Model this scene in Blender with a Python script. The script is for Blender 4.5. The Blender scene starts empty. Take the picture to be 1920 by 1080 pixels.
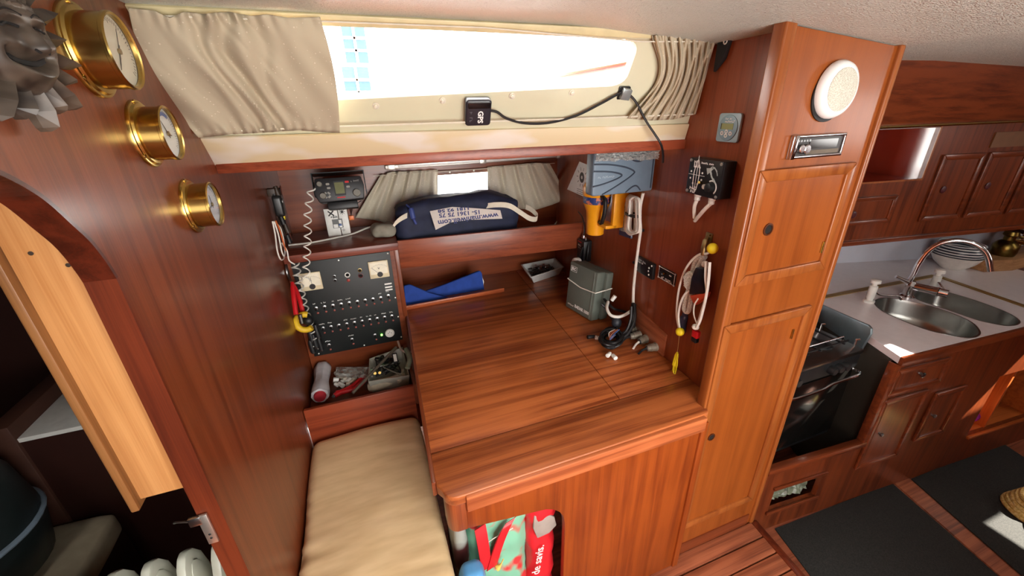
import bpy, bmesh, math, random
from mathutils import Vector as V, Matrix, noise
random.seed(7)
PI = math.pi
# ------------------------------------------------------------------ camera
F_PX, CX, CY = 760.0, 960.0, 540.0
down = V((1000 - CX, 2260 - CY, F_PX)).normalized()
up = -down
yx = 650 - CX
yy = -(yx * down[0] + F_PX * down[2]) / down[1]
yd = V((yx, yy, F_PX)).normalized()
xd = yd.cross(up).normalized()
CAM = V((0, 0, 1.65))
cam_data = bpy.data.cameras.new('camera')
cam_data.sensor_width = 36.0
cam_data.lens = F_PX / 1920 * 36.0
cam_data.clip_start = 0.01
cam = bpy.data.objects.new('camera', cam_data)
bpy.context.scene.collection.objects.link(cam)
Rw = Matrix((xd, yd, up))                      # camera vector -> world vector
rt, dn, fw = Rw @ V((1, 0, 0)), Rw @ V((0, 1, 0)), Rw @ V((0, 0, 1))
cam.matrix_world = Matrix.Translation(CAM) @ Matrix((rt, -dn, -fw)).transposed().to_4x4()
scn = bpy.context.scene
scn.camera = cam
# ------------------------------------------------------------------ light
w = bpy.data.worlds.new('harbour_sky'); scn.world = w; w.use_nodes = True
bg = w.node_tree.nodes['Background']
bg.inputs[0].default_value = (1.0, 0.97, 0.93, 1); bg.inputs[1].default_value = 7.0
# the openings daylight comes through: port windows, deck hatch, companionway, starboard window (light portals)
PORT_Y = -1.35
PORT_WIN = (-.25, .60, 1.40, 1.74)          # x0, z0, x1, z1 in the port cabin side
HATCH = (.30, -.98, .98, -.36)              # x0, y0, x1, y1 in the headliner
COMP = (-1.25, 1.30, -.62, 1.70)               # y0, z0, y1, z1 in the aft bulkhead
def portal(name, loc, direction, sx, sy):
    l = bpy.data.lights.new(name, 'AREA'); l.shape = 'RECTANGLE'; l.size = sx; l.size_y = sy; l.cycles.is_portal = True
    o = bpy.data.objects.new(name, l); scn.collection.objects.link(o); o.location = loc; o.rotation_euler = V(direction).to_track_quat('-Z', 'Y').to_euler()
portal('portal_port', ((PORT_WIN[0] + PORT_WIN[2]) / 2, PORT_Y - .01, (PORT_WIN[1] + PORT_WIN[3]) / 2), (0, 1, 0), PORT_WIN[2] - PORT_WIN[0], PORT_WIN[3] - PORT_WIN[1])
portal('portal_hatch', ((HATCH[0] + HATCH[2]) / 2, (HATCH[1] + HATCH[3]) / 2, 1.88), (0, 0, -1), HATCH[2] - HATCH[0], HATCH[3] - HATCH[1])
portal('portal_companionway', (4.03, (COMP[0] + COMP[2]) / 2, (COMP[1] + COMP[3]) / 2), (-1, 0, 0), COMP[2] - COMP[0], COMP[3] - COMP[1])
portal('portal_window', (.45, 1.20, 1.72), (0, -1, .25), 1.5, .35)
sun_d = bpy.data.lights.new('sun', 'SUN'); sun_d.energy = 26; sun_d.angle = 0.009; sun_d.color = (1, .93, .8)
sun = bpy.data.objects.new('sun', sun_d); scn.collection.objects.link(sun)
SUN_TO = V((-0.62, 0.30, -0.85)).normalized()   # travel direction of the light
sun.rotation_euler = SUN_TO.to_track_quat('-Z', 'Y').to_euler(); sun.location = (3, -1, 4)
vs = scn.view_settings
vs.view_transform = 'Standard'; vs.look = 'None'; vs.gamma = 1; vs.use_curve_mapping = False
vs.exposure = 0.95
scn.cycles.max_bounces = 8; scn.cycles.diffuse_bounces = 4; scn.cycles.transparent_max_bounces = 12
scn.cycles.caustics_reflective = False; scn.cycles.caustics_refractive = False
scn.cycles.sample_clamp_indirect = 4
# ------------------------------------------------------------------ pixel helpers
def ray(px, py): return Rw @ V(((px - CX) / F_PX, (py - CY) / F_PX, 1.0))
def PZ(px, py, z): r = ray(px, py); return CAM + r * ((z - CAM.z) / r.z)
def PX(px, py, x): r = ray(px, py); return CAM + r * (x / r.x)
def PY(px, py, y): r = ray(px, py); return CAM + r * (y / r.y)
class Frame:
    """plane with local axes u (right), v (up), n (towards the viewer)"""
    def __init__(s, o, u, v=(0, 0, 1)):
        s.o = V(o); s.u = V(u).normalized(); v = V(v); s.n = s.u.cross(v).normalized(); s.v = s.n.cross(s.u)
        s.M = Matrix.Translation(s.o) @ Matrix((s.u, s.v, s.n)).transposed().to_4x4(); s.I = s.M.inverted()
    def hit(s, px, py, w=0):
        r = ray(px, py); o = s.o + s.n * w
        return CAM + r * ((o - CAM).dot(s.n) / r.dot(s.n))
    def uv(s, px, py, w=0): p = s.I @ s.hit(px, py, w); return p.x, p.y
    def p(s, u, v, w=0): return s.M @ V((u, v, w))
    def at(s, u, v, w=0, rz=0): return s.M @ Matrix.Translation((u, v, w)) @ Matrix.Rotation(rz, 4, 'Z')
    def atpx(s, px, py, w=0, rz=0): u, v = s.uv(px, py, w); return s.at(u, v, w, rz)
# ------------------------------------------------------------------ materials
MATS = {}
def S(r, g, b):
    f = lambda c: (c / 255 / 12.92) if c <= 10.31 else ((c / 255 + .055) / 1.055) ** 2.4
    return (f(r), f(g), f(b), 1)
def base_mat(name):
    m = bpy.data.materials.new(name); m.use_nodes = True
    return m, m.node_tree, m.node_tree.nodes['Principled BSDF']
def plain(name, rgb, rough=.5, metal=0, var=.08, bump=0, bscale=200, coat=0, trans=0, emit=0, nscale=30):
    if name in MATS: return MATS[name]
    m, nt, b = base_mat(name); c = S(*rgb); N = nt.nodes; L = nt.links
    tc = N.new('ShaderNodeTexCoord'); nz = N.new('ShaderNodeTexNoise'); nz.inputs['Scale'].default_value = nscale; nz.inputs['Detail'].default_value = 4
    L.new(tc.outputs['Object'], nz.inputs['Vector'])
    rp = N.new('ShaderNodeValToRGB'); rp.color_ramp.elements[0].position = .3; rp.color_ramp.elements[1].position = .7
    rp.color_ramp.elements[0].color = tuple(max(0, x * (1 - var)) for x in c[:3]) + (1,)
    rp.color_ramp.elements[1].color = tuple(min(1, x * (1 + var)) for x in c[:3]) + (1,)
    L.new(nz.outputs['Fac'], rp.inputs[0]); L.new(rp.outputs[0], b.inputs['Base Color'])
    b.inputs['Roughness'].default_value = rough; b.inputs['Metallic'].default_value = metal
    b.inputs['Coat Weight'].default_value = coat; b.inputs['Coat Roughness'].default_value = .15
    if trans: b.inputs['Transmission Weight'].default_value = trans
    if emit: b.inputs['Emission Color'].default_value = c; b.inputs['Emission Strength'].default_value = emit
    if bump:
        n2 = N.new('ShaderNodeTexNoise'); n2.inputs['Scale'].default_value = bscale; n2.inputs['Detail'].default_value = 3
        L.new(tc.outputs['Object'], n2.inputs['Vector'])
        bp = N.new('ShaderNodeBump'); bp.inputs['Strength'].default_value = bump; bp.inputs['Distance'].default_value = .002
        L.new(n2.outputs['Fac'], bp.inputs['Height']); L.new(bp.outputs[0], b.inputs['Normal'])
    MATS[name] = m; return m
def wood(name, dark, light, axis='Z', rough=.3, coat=.4, scale=1.0, contrast=1.0):
    if name in MATS: return MATS[name]
    m, nt, b = base_mat(name); N = nt.nodes; L = nt.links
    tc = N.new('ShaderNodeTexCoord'); mp = N.new('ShaderNodeMapping')
    a, cr = 1.6 * scale, 42 * scale
    mp.inputs['Scale'].default_value = {'X': (a, cr, cr), 'Y': (cr, a, cr), 'Z': (cr, cr, a)}[axis]
    L.new(tc.outputs['Object'], mp.inputs['Vector'])
    n1 = N.new('ShaderNodeTexNoise'); n1.inputs['Scale'].default_value = 1; n1.inputs['Detail'].default_value = 8; n1.inputs['Distortion'].default_value = .6
    L.new(mp.outputs[0], n1.inputs['Vector'])
    mp2 = N.new('ShaderNodeMapping'); a2, c2 = 5 * scale, 420 * scale
    mp2.inputs['Scale'].default_value = {'X': (a2, c2, c2), 'Y': (c2, a2, c2), 'Z': (c2, c2, a2)}[axis]
    L.new(tc.outputs['Object'], mp2.inputs['Vector'])
    n2 = N.new('ShaderNodeTexNoise'); n2.inputs['Scale'].default_value = 1; n2.inputs['Detail'].default_value = 3
    L.new(mp2.outputs[0], n2.inputs['Vector'])
    n3 = N.new('ShaderNodeTexNoise'); n3.inputs['Scale'].default_value = 3.2; n3.inputs['Detail'].default_value = 2
    L.new(tc.outputs['Object'], n3.inputs['Vector'])
    mx = N.new('ShaderNodeMath'); mx.operation = 'MULTIPLY_ADD'; mx.inputs[1].default_value = .35
    L.new(n2.outputs['Fac'], mx.inputs[0]); L.new(n1.outputs['Fac'], mx.inputs[2])
    mx2 = N.new('ShaderNodeMath'); mx2.operation = 'MULTIPLY_ADD'; mx2.inputs[1].default_value = .45
    L.new(n3.outputs['Fac'], mx2.inputs[0]); L.new(mx.outputs[0], mx2.inputs[2])
    rp = N.new('ShaderNodeValToRGB'); h = .2 / contrast
    rp.color_ramp.elements[0].position = .90 - h; rp.color_ramp.elements[1].position = .90 + h
    rp.color_ramp.elements[0].color = S(*dark); rp.color_ramp.elements[1].color = S(*light)
    L.new(mx2.outputs[0], rp.inputs[0]); L.new(rp.outputs[0], b.inputs['Base Color'])
    b.inputs['Specular IOR Level'].default_value = .35; b.inputs['Roughness'].default_value = rough; b.inputs['Coat Weight'].default_value = coat * .6; b.inputs['Coat Roughness'].default_value = .18
    bp = N.new('ShaderNodeBump'); bp.inputs['Strength'].default_value = .12; bp.inputs['Distance'].default_value = .001
    L.new(n2.outputs['Fac'], bp.inputs['Height']); L.new(bp.outputs[0], b.inputs['Normal'])
    MATS[name] = m; return m
def two_tone(name, a, b_, scale, lo, hi, rough=.8, tex='NOISE', bump=0, stretch=(1, 1, 1)):
    if name in MATS: return MATS[name]
    m, nt, b = base_mat(name); N = nt.nodes; L = nt.links
    tc = N.new('ShaderNodeTexCoord'); mp = N.new('ShaderNodeMapping'); mp.inputs['Scale'].default_value = stretch
    L.new(tc.outputs['Object'], mp.inputs['Vector'])
    t = N.new('ShaderNodeTexNoise' if tex == 'NOISE' else 'ShaderNodeTexVoronoi'); t.inputs['Scale'].default_value = scale
    L.new(mp.outputs[0], t.inputs['Vector'])
    rp = N.new('ShaderNodeValToRGB'); rp.color_ramp.elements[0].position = lo; rp.color_ramp.elements[1].position = hi
    rp.color_ramp.elements[0].color = S(*a); rp.color_ramp.elements[1].color = S(*b_)
    L.new(t.outputs[0], rp.inputs[0]); L.new(rp.outputs[0], b.inputs['Base Color']); b.inputs['Roughness'].default_value = rough
    if bump:
        bp = N.new('ShaderNodeBump'); bp.inputs['Strength'].default_value = bump; bp.inputs['Distance'].default_value = .003
        L.new(t.outputs[0], bp.inputs['Height']); L.new(bp.outputs[0], b.inputs['Normal'])
    MATS[name] = m; return m
def glass(name):
    m, nt, b = base_mat(name); N = nt.nodes; L = nt.links; N.remove(b)
    t = N.new('ShaderNodeBsdfTransparent'); g = N.new('ShaderNodeBsdfGlossy'); g.inputs['Roughness'].default_value = .02
    lw = N.new('ShaderNodeLayerWeight'); lw.inputs[0].default_value = .5; pw = N.new('ShaderNodeMath'); pw.operation = 'POWER'; pw.inputs[1].default_value = 4
    ml = N.new('ShaderNodeMath'); ml.operation = 'MULTIPLY_ADD'; ml.inputs[1].default_value = .35; ml.inputs[2].default_value = .03; mx = N.new('ShaderNodeMixShader')
    L.new(lw.outputs['Facing'], pw.inputs[0]); L.new(pw.outputs[0], ml.inputs[0]); L.new(ml.outputs[0], mx.inputs[0]); L.new(t.outputs[0], mx.inputs[1]); L.new(g.outputs[0], mx.inputs[2])
    L.new(mx.outputs[0], N['Material Output'].inputs['Surface']); MATS[name] = m; return m
# mahogany in the three grain directions
RED_D, RED_L = (92, 40, 20), (126, 62, 33)
ORG_D, ORG_L = (148, 74, 32), (182, 98, 46)
DSK_D, DSK_L = (112, 46, 24), (170, 88, 48)
for ax in 'XYZ':
    wood('mahogany_red_' + ax, RED_D, RED_L, ax, .34, .4, .8, .75)
    wood('mahogany_orange_' + ax, ORG_D, ORG_L, ax, .36)
    wood('mahogany_desk_' + ax, DSK_D, DSK_L, ax, .36)
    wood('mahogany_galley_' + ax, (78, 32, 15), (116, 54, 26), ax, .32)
wood('pale_oak_Z', (180, 122, 70), (204, 148, 92), 'Z', .45, .1)
wood('oak_edge_Z', (104, 66, 34), (142, 96, 54), 'Z', .45, .1)
M = MATS
brass = plain('brass', (188, 158, 90), .24, 1, .1)
brass_old = plain('old_brass', (158, 138, 96), .4, 1, .2)
chrome = plain('chrome', (215, 215, 218), .12, 1, .04)
steel = plain('brushed_steel', (150, 152, 152), .3, 1, .1)
alu = plain('aluminium', (200, 198, 190), .35, .9, .06)
black = plain('black_plastic', (22, 23, 25), .45)
blackg = plain('black_gloss', (14, 15, 18), .2)
white = plain('white_plastic', (226, 226, 220), .4)
offwhite = plain('ivory_plastic', (212, 206, 188), .5)
cream = plain('cream_paint', (198, 194, 166), .45, var=.05, nscale=8)
dialw = plain('dial_white', (226, 230, 224), .5, var=.03)
cordw = plain('white_cord', (236, 234, 224), .6)
cordb = plain('black_cable', (20, 20, 22), .5)
yellow = plain('yellow_plastic', (240, 170, 30), .4)
yellowb = plain('yellow_float', (238, 214, 30), .55)
red = plain('red_plastic', (196, 26, 34), .4)
ink = plain('black_ink', (16, 16, 18), .6)
wht = plain('white_print', (232, 232, 228), .6, var=.02)
pane = glass('window_glass')
# ------------------------------------------------------------------ mesh builder
col = scn.collection
class B:
    def __init__(s): s.v = []; s.f = []
    def add(s, vs, fs, T=None):
        k = len(s.v); s.v += [(T @ V(p)) if T else V(p) for p in vs]; s.f += [[i + k for i in f] for f in fs]; return s
    def box(s, x0, y0, z0, x1, y1, z1, T=None):
        vs = [(x, y, z) for x in (x0, x1) for y in (y0, y1) for z in (z0, z1)]
        return s.add(vs, [(0, 1, 3, 2), (4, 6, 7, 5), (0, 4, 5, 1), (2, 3, 7, 6), (0, 2, 6, 4), (1, 5, 7, 3)], T)
    def cbox(s, c, d, T=None):
        return s.box(c[0] - d[0] / 2, c[1] - d[1] / 2, c[2] - d[2] / 2, c[0] + d[0] / 2, c[1] + d[1] / 2, c[2] + d[2] / 2, T)
    def prism(s, poly, w0, w1, T=None):
        """polygon in local uv extruded from w0 to w1"""
        a = sum(poly[i][0] * poly[(i + 1) % len(poly)][1] - poly[(i + 1) % len(poly)][0] * poly[i][1] for i in range(len(poly)))
        if a < 0: poly = poly[::-1]
        n = len(poly); vs = [(p[0], p[1], w0) for p in poly] + [(p[0], p[1], w1) for p in poly]
        return s.add(vs, [list(range(n))[::-1], list(range(n, 2 * n))] + [(i, (i + 1) % n, n + (i + 1) % n, n + i) for i in range(n)], T)
    def loft(s, rings, closed=True, cap=True):
        n = len(rings[0]); vs = [p for r in rings for p in r]; fs = []
        for j in range(len(rings) - 1):
            for i in range(n if closed else n - 1):
                k = (i + 1) % n; fs.append((j * n + i, j * n + k, (j + 1) * n + k, (j + 1) * n + i))
        if cap and closed: fs += [list(range(n))[::-1], [(len(rings) - 1) * n + i for i in range(n)]]
        return s.add(vs, fs)
    def lathe(s, prof, T=None, n=32, ax='Z', cap=True):
        rings = []
        for r, h in prof:
            ring = []
            for i in range(n):
                a = 2 * PI * i / n; p = V((r * math.cos(a), r * math.sin(a), h))
                if ax == 'X': p = V((h, r * math.cos(a), r * math.sin(a)))
                if ax == 'Y': p = V((r * math.sin(a), h, r * math.cos(a)))
                ring.append(T @ p if T else p)
            rings.append(ring)
        return s.loft(rings, True, cap)
    def tube(s, pts, r, n=8, cap=True):
        pts = [V(p) for p in pts]; pts = [p for i, p in enumerate(pts) if i == 0 or (p - pts[i - 1]).length > 1e-6]
        rs = r if isinstance(r, (list, tuple)) else [r] * len(pts)
        t = (pts[1] - pts[0]).normalized(); a = V((0, 0, 1)) if abs(t.z) < .9 else V((1, 0, 0)); nn = t.cross(a).normalized(); rings = []
        for i, p in enumerate(pts):
            q = pts[min(i + 1, len(pts) - 1)] - pts[max(i - 1, 0)]
            if q.length > 1e-9: t = q.normalized()
            nn = nn - t * nn.dot(t)
            nn = nn.normalized() if nn.length > 1e-6 else t.orthogonal().normalized()
            bb = t.cross(nn); R_ = rs[min(i, len(rs) - 1)]
            rings.append([p + (nn * math.cos(2 * PI * k / n) + bb * math.sin(2 * PI * k / n)) * R_ for k in range(n)])
        return s.loft(rings, True, cap)
    def ribbon(s, pts, wid, thick):
        """flat strap along pts; wid = vector across"""
        pts = [V(p) for p in pts]; wv = V(wid); rings = []
        for i, p in enumerate(pts):
            t = (pts[min(i + 1, len(pts) - 1)] - pts[max(i - 1, 0)]).normalized(); nn = t.cross(wv).normalized() * thick
            rings.append([p - wv / 2 - nn / 2, p + wv / 2 - nn / 2, p + wv / 2 + nn / 2, p - wv / 2 + nn / 2])
        return s.loft(rings)
    def sphere(s, c, r, n=12, sc=(1, 1, 1)):
        m = n // 2 + 1; rings = []
        for j in range(m + 1):
            t = PI * (j + .02) / (m + .04); rings.append([V(c) + V((r * sc[0] * math.sin(t) * math.cos(2 * PI * i / n), r * sc[1] * math.sin(t) * math.sin(2 * PI * i / n), r * sc[2] * math.cos(t))) for i in range(n)])
        return s.loft(rings[::-1])
    def grid(s, fn, nu, nv):
        vs = [fn(i / nu, j / nv) for j in range(nv + 1) for i in range(nu + 1)]
        return s.add(vs, [(j * (nu + 1) + i, j * (nu + 1) + i + 1, (j + 1) * (nu + 1) + i + 1, (j + 1) * (nu + 1) + i) for j in range(nv) for i in range(nu)])
    def holes(s, us, vs_, holes, w0, w1):
        """slab with rectangular holes on a grid of us x vs"""
        us = sorted(set(us + [h[0] for h in holes] + [h[2] for h in holes])); vs_ = sorted(set(vs_ + [h[1] for h in holes] + [h[3] for h in holes]))
        inh = lambda i, j: any(h[0] - 1e-9 <= us[i] and us[i + 1] <= h[2] + 1e-9 and h[1] - 1e-9 <= vs_[j] and vs_[j + 1] <= h[3] + 1e-9 for h in holes)
        nu, nv = len(us) - 1, len(vs_) - 1; sol = [[not inh(i, j) for j in range(nv)] for i in range(nu)]
        idx = {}; vv = []; ff = []
        def vi(i, j, k):
            if (i, j, k) not in idx: idx[(i, j, k)] = len(vv); vv.append((us[i], vs_[j], (w0, w1)[k]))
            return idx[(i, j, k)]
        g = lambda i, j: 0 <= i < nu and 0 <= j < nv and sol[i][j]
        for i in range(nu):
            for j in range(nv):
                if not sol[i][j]: continue
                ff.append((vi(i, j, 1), vi(i + 1, j, 1), vi(i + 1, j + 1, 1), vi(i, j + 1, 1)))
                ff.append((vi(i, j, 0), vi(i, j + 1, 0), vi(i + 1, j + 1, 0), vi(i + 1, j, 0)))
                if not g(i - 1, j): ff.append((vi(i, j, 0), vi(i, j, 1), vi(i, j + 1, 1), vi(i, j + 1, 0)))
                if not g(i + 1, j): ff.append((vi(i + 1, j, 0), vi(i + 1, j + 1, 0), vi(i + 1, j + 1, 1), vi(i + 1, j, 1)))
                if not g(i, j - 1): ff.append((vi(i, j, 0), vi(i + 1, j, 0), vi(i + 1, j, 1), vi(i, j, 1)))
                if not g(i, j + 1): ff.append((vi(i, j + 1, 0), vi(i, j + 1, 1), vi(i + 1, j + 1, 1), vi(i + 1, j + 1, 0)))
        return s.add(vv, ff)
    def obj(s, name, mat, parent=None, bevel=0, seg=2, smooth=False, world=False, T=None, keep=False):
        vs = s.v
        if T: vs = [T @ p for p in vs]
        loc = V((0, 0, 0))
        if parent is not None:
            if world: I = WM[parent.name].inverted(); vs = [I @ p for p in vs]
        elif not keep:
            lo = [min(p[i] for p in vs) for i in range(3)]; hi = [max(p[i] for p in vs) for i in range(3)]
            loc = V(((lo[0] + hi[0]) / 2, (lo[1] + hi[1]) / 2, lo[2])); vs = [p - loc for p in vs]
        me = bpy.data.meshes.new(name); me.from_pydata([tuple(p) for p in vs], [], s.f)
        bm = bmesh.new(); bm.from_mesh(me)
        bmesh.ops.recalc_face_normals(bm, faces=bm.faces)
        if bevel:
            es = [e for e in bm.edges if len(e.link_faces) == 2 and e.calc_face_angle(0) > .6]
            bmesh.ops.bevel(bm, geom=es, offset=bevel, segments=seg, affect='EDGES', clamp_overlap=True, profile=.5)
        bm.to_mesh(me); bm.free()
        if smooth or bevel:
            for p in me.polygons: p.use_smooth = True
            try: me.set_sharp_from_angle(angle=.7)
            except Exception: pass
        me.materials.append(M[mat] if isinstance(mat, str) else mat)
        o = bpy.data.objects.new(name, me); col.objects.link(o); o.location = loc
        WM[o.name] = Matrix.Translation(loc)
        if parent is not None: o.parent = parent; WM[o.name] = WM[parent.name].copy()
        return o
WM = {}
def tag(o, label, cat, group=None):
    o['label'] = label; o['category'] = cat
    if group: o['group'] = group
    return o
def struct(o, label=None):
    o['kind'] = 'structure'
    if label: o['label'] = label
    return o
def thing(name, label, cat, T=None, group=None):
    o = bpy.data.objects.new(name, None); o.empty_display_size = .05; col.objects.link(o)
    T = T if T is not None else Matrix.Identity(4)
    if not isinstance(T, Matrix): T = Matrix.Translation(V(T))
    o.matrix_world = T; WM[o.name] = T.copy(); return tag(o, label, cat, group)
def copy_tree(o, parent=None, T=None):
    c = o.copy(); col.objects.link(c)
    if parent is not None: c.parent = parent
    if T is not None: c.matrix_world = T; WM[c.name] = T.copy()
    for ch in list(o.children): copy_tree(ch, c)
    return c
def text(s, size, mat, parent, T, name='lettering', ext=.0004, world=False, sx=1.0, bold=0, fit=None):
    cu = bpy.data.curves.new('tmp_text', 'FONT'); cu.body = s; cu.size = size; cu.extrude = ext; cu.align_x = 'CENTER'; cu.align_y = 'CENTER'; cu.offset = bold; cu.resolution_u = 2
    ob = bpy.data.objects.new('tmp_text', cu); col.objects.link(ob)
    dg = bpy.context.evaluated_depsgraph_get(); me = bpy.data.meshes.new_from_object(ob.evaluated_get(dg))
    bpy.data.objects.remove(ob); bpy.data.curves.remove(cu)
    if fit:
        xs_ = [v.co.x for v in me.vertices]; sx = fit / (max(xs_) - min(xs_))
    if world: T = WM[parent.name].inverted() @ T
    me.transform(T @ Matrix.Diagonal((sx, 1, 1, 1)))
    me.materials.clear(); me.materials.append(M[mat] if isinstance(mat, str) else mat)
    o = bpy.data.objects.new(name, me); col.objects.link(o); o.parent = parent; return o
def scribble(wid, hgt, mat, parent, T, name='print', n=None, seed=1):
    """a line of print too small to read: uneven upright dashes"""
    r = random.Random(seed); b = B(); n = n or max(3, int(wid / (hgt * .75))); st = wid / n
    for i in range(n):
        if r.random() < .12: continue
        x = -wid / 2 + st * i; h = hgt * r.choice((.7, .7, 1, .85)); b.box(x, -hgt / 2, 0, x + st * .30, -hgt / 2 + h, .0006, T)
        y = -hgt / 2 + h * r.choice((0, .4, .75)); b.box(x + st * .30, y, 0, x + st * .78, y + hgt * .22, .0006, T)
    return b.obj(name, mat, parent)
def TR(x, y, z=0, rz=0): return Matrix.Translation((x, y, z)) @ Matrix.Rotation(rz, 4, 'Z')
def circ(r, n=24, c=(0, 0), a0=0, a1=2 * PI, ex=False):
    m = n if not ex else n - 1
    return [(c[0] + r * math.cos(a0 + (a1 - a0) * i / m), c[1] + r * math.sin(a0 + (a1 - a0) * i / m)) for i in range(n)]
def rrect(u0, v0, u1, v1, r, n=5):
    p = []
    for (cu, cv, a) in ((u1 - r, v1 - r, 0), (u0 + r, v1 - r, PI / 2), (u0 + r, v0 + r, PI), (u1 - r, v0 + r, 1.5 * PI)):
        p += [(cu + r * math.cos(a + PI / 2 * i / n), cv + r * math.sin(a + PI / 2 * i / n)) for i in range(n + 1)]
    return p
def spl(pts, n=8):
    """Catmull-Rom through pts"""
    P = [V(p) for p in pts]; P = [P[0] * 2 - P[1]] + P + [P[-1] * 2 - P[-2]]; out = []
    for i in range(1, len(P) - 2):
        for k in range(n):
            t = k / n; a, b_, c, d = P[i - 1:i + 3]
            out.append(.5 * ((2 * b_) + (c - a) * t + (2 * a - 5 * b_ + 4 * c - d) * t * t + (3 * b_ - a - 3 * c + d) * t ** 3))
    return out + [P[-2]]
def nz(p, s=1): return noise.noise(V(p) * s)
def lerp(a, b_, t): return a + (b_ - a) * t
# ================================================================== structure
XL, WY = -0.34, 2.16
FLb = Frame((XL, 0, 0), (0, 1, 0))                         # left bulkhead, faces +X
FRb = Frame((1.0, .85, 0), (-.06, -1, 0))                  # right bulkhead, faces -X
FBk = Frame((0, WY, 0), (1, 0, 0))                         # back wall
FCb = Frame((.93, .77, 0), (1, 0, 0))                      # locker front
FGl = Frame((1.477, .763, 0), (3.166 - 1.477, .638 - .763, 0))   # galley front
FUp = Frame((2.0, 1.273, 0), (1.17, -.185, 0))             # galley upper lockers
FPn = Frame((-.34, 1.80, 0), (1, 0, 0))                    # switch panel front
def at_poly(name, poly, mat, F, w0, w1, bevel=0, keep=True, parent=None):
    return B().prism(poly, w0, w1).obj(name, mat, parent, bevel, T=F.M if parent is None else None, keep=keep)
# --- left bulkhead with the arched doorway
arch = [(.697, 0), (.694, 1.40), (.693, 1.445), (.677, 1.498), (.652, 1.536), (.630, 1.566), (.606, 1.588), (.575, 1.608), (.53, 1.63), (.47, 1.65), (.40, 1.658), (.30, 1.655), (.20, 1.635), (.11, 1.59), (.05, 1.53), (.015, 1.45), (0.01, 1.38), (0.01, 0)]
ac = [(q_.x, q_.y) for q_ in spl([(p[0], p[1], 0) for p in arch[1:17]], 4)]
arch = [arch[0]] + ac + [arch[17]]
poly = arch + [(-1.37, 0), (-1.37, 1.86), (2.19, 1.86), (2.19, 0)]
o = struct(at_poly('wall_left', poly, 'mahogany_red_Z', FLb, -.032, 0), 'varnished mahogany bulkhead with an arched doorway')
# lining of the doorway: curved lamination above, straight jamb below
lin = arch[5:-2]
def off(pts, d):
    out = []
    for i, p in enumerate(pts):
        a = V(pts[max(i - 1, 0)]); b_ = V(pts[min(i + 1, len(pts) - 1)]); t = (b_ - a).normalized(); out.append((p[0] - t.y * d, p[1] + t.x * d))
    return out
inn = off(lin, .006)
q = B().prism(lin + inn[::-1], -.036, .001).obj('trim_1', wood('arch_shaded_Y', (56, 20, 10), (84, 32, 17), 'Y', .3), T=FLb.M, keep=True); struct(q, 'curved lining of the arched doorway with shade in its colour')  # darker colour carries the shade of the downward-facing arch
q = B().prism([(.696, 0), (.693, 1.445), (.687, 1.445), (.690, 0)], -.036, .001).obj('trim_2', wood('jamb_wood_Z', (78, 30, 16), (108, 46, 24), 'Z', .35), T=FLb.M, keep=True); struct(q, 'straight jamb of the arched doorway')
# --- right bulkhead
ur0, _ = 0, 0
o = B().box(.035, 0, -.03, -1.335, 1.83, 0).obj('wall_right', wood('bulkhead_Z', (110, 48, 24), (146, 72, 40), 'Z', .3, .5, .8, .75), T=FRb.M, keep=True); struct(o, 'varnished mahogany bulkhead carrying the instruments')
# --- back wall with the small window hole
wu0, wv1 = FBk.uv(822, 328); wu1, _ = FBk.uv(915, 326); _, wv0 = FBk.uv(868, 402)
hole = (wu0 - .12, wv0 - .02, wu1 + .10, wv1)
o = B().holes([-.37, 1.14], [0, 1.56], [hole], -.03, 0).obj('wall_back', 'mahogany_red_X', T=FBk.M, keep=True); struct(o, 'dark mahogany hull lining behind the chart table')
wn = thing('window_2', 'small clear cabin window between the short curtains', 'window', FBk.at((hole[0] + hole[2]) / 2, hole[1])); del wn['category']; struct(wn)
ww, wh = (hole[2] - hole[0]) / 2, hole[3] - hole[1]
B().box(-ww, 0, -.022, ww, wh, -.018).obj('pane', pane, wn)
B().box(-ww, wh - .002, -.0, ww, wh + .022, .008).obj('window_frame', wood('frame_brown_X', (92, 56, 42), (120, 80, 62), 'X', .5), wn, .002)
for k in range(4): B().lathe([(.005, .008), (.005, .011), (.002, .012)], TR(-ww + .05 + k * (2 * ww - .1) / 3, wh + .010), 12).obj('screw', alu, wn, smooth=True)
# --- cream cabin side (twisted surface) with the long window
LB, RB_, LT, RT = V((XL, 1.30, 1.535)), V((1.015, 1.125, 1.543)), V((XL, 1.065, 1.832)), V((1.012, 1.05, 1.826))
def side(u, v): return LB.lerp(RB_, u).lerp(LT.lerp(RT, u), v)
def side_n(u, v):
    e = .01; return (side(u + e, v) - side(u - e, v)).cross(side(u, v + e) - side(u, v - e)).normalized()
def side_uv(px, py, w=0):
    r = ray(px, py); u = v = .5; t = 1.2
    for _ in range(12):
        f = side(u, v) + side_n(u, v) * w - CAM - r * t; e = 1e-3
        J = Matrix(((side(u + e, v) - side(u, v)) / e, (side(u, v + e) - side(u, v)) / e, -r)).transposed()
        d = J.inverted() @ f; u -= d.x; v -= d.y; t -= d.z
    return u, v
def PS(px, py, w=0): u, v = side_uv(px, py, w); return side(u, v) + side_n(u, v) * w
def side_at(u, v, w=0): return side(u, v) + side_n(u, v) * w
tl, tr_, br, bl = side_uv(430, 38), side_uv(1200, 76), side_uv(1174, 158), side_uv(430, 203)
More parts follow.
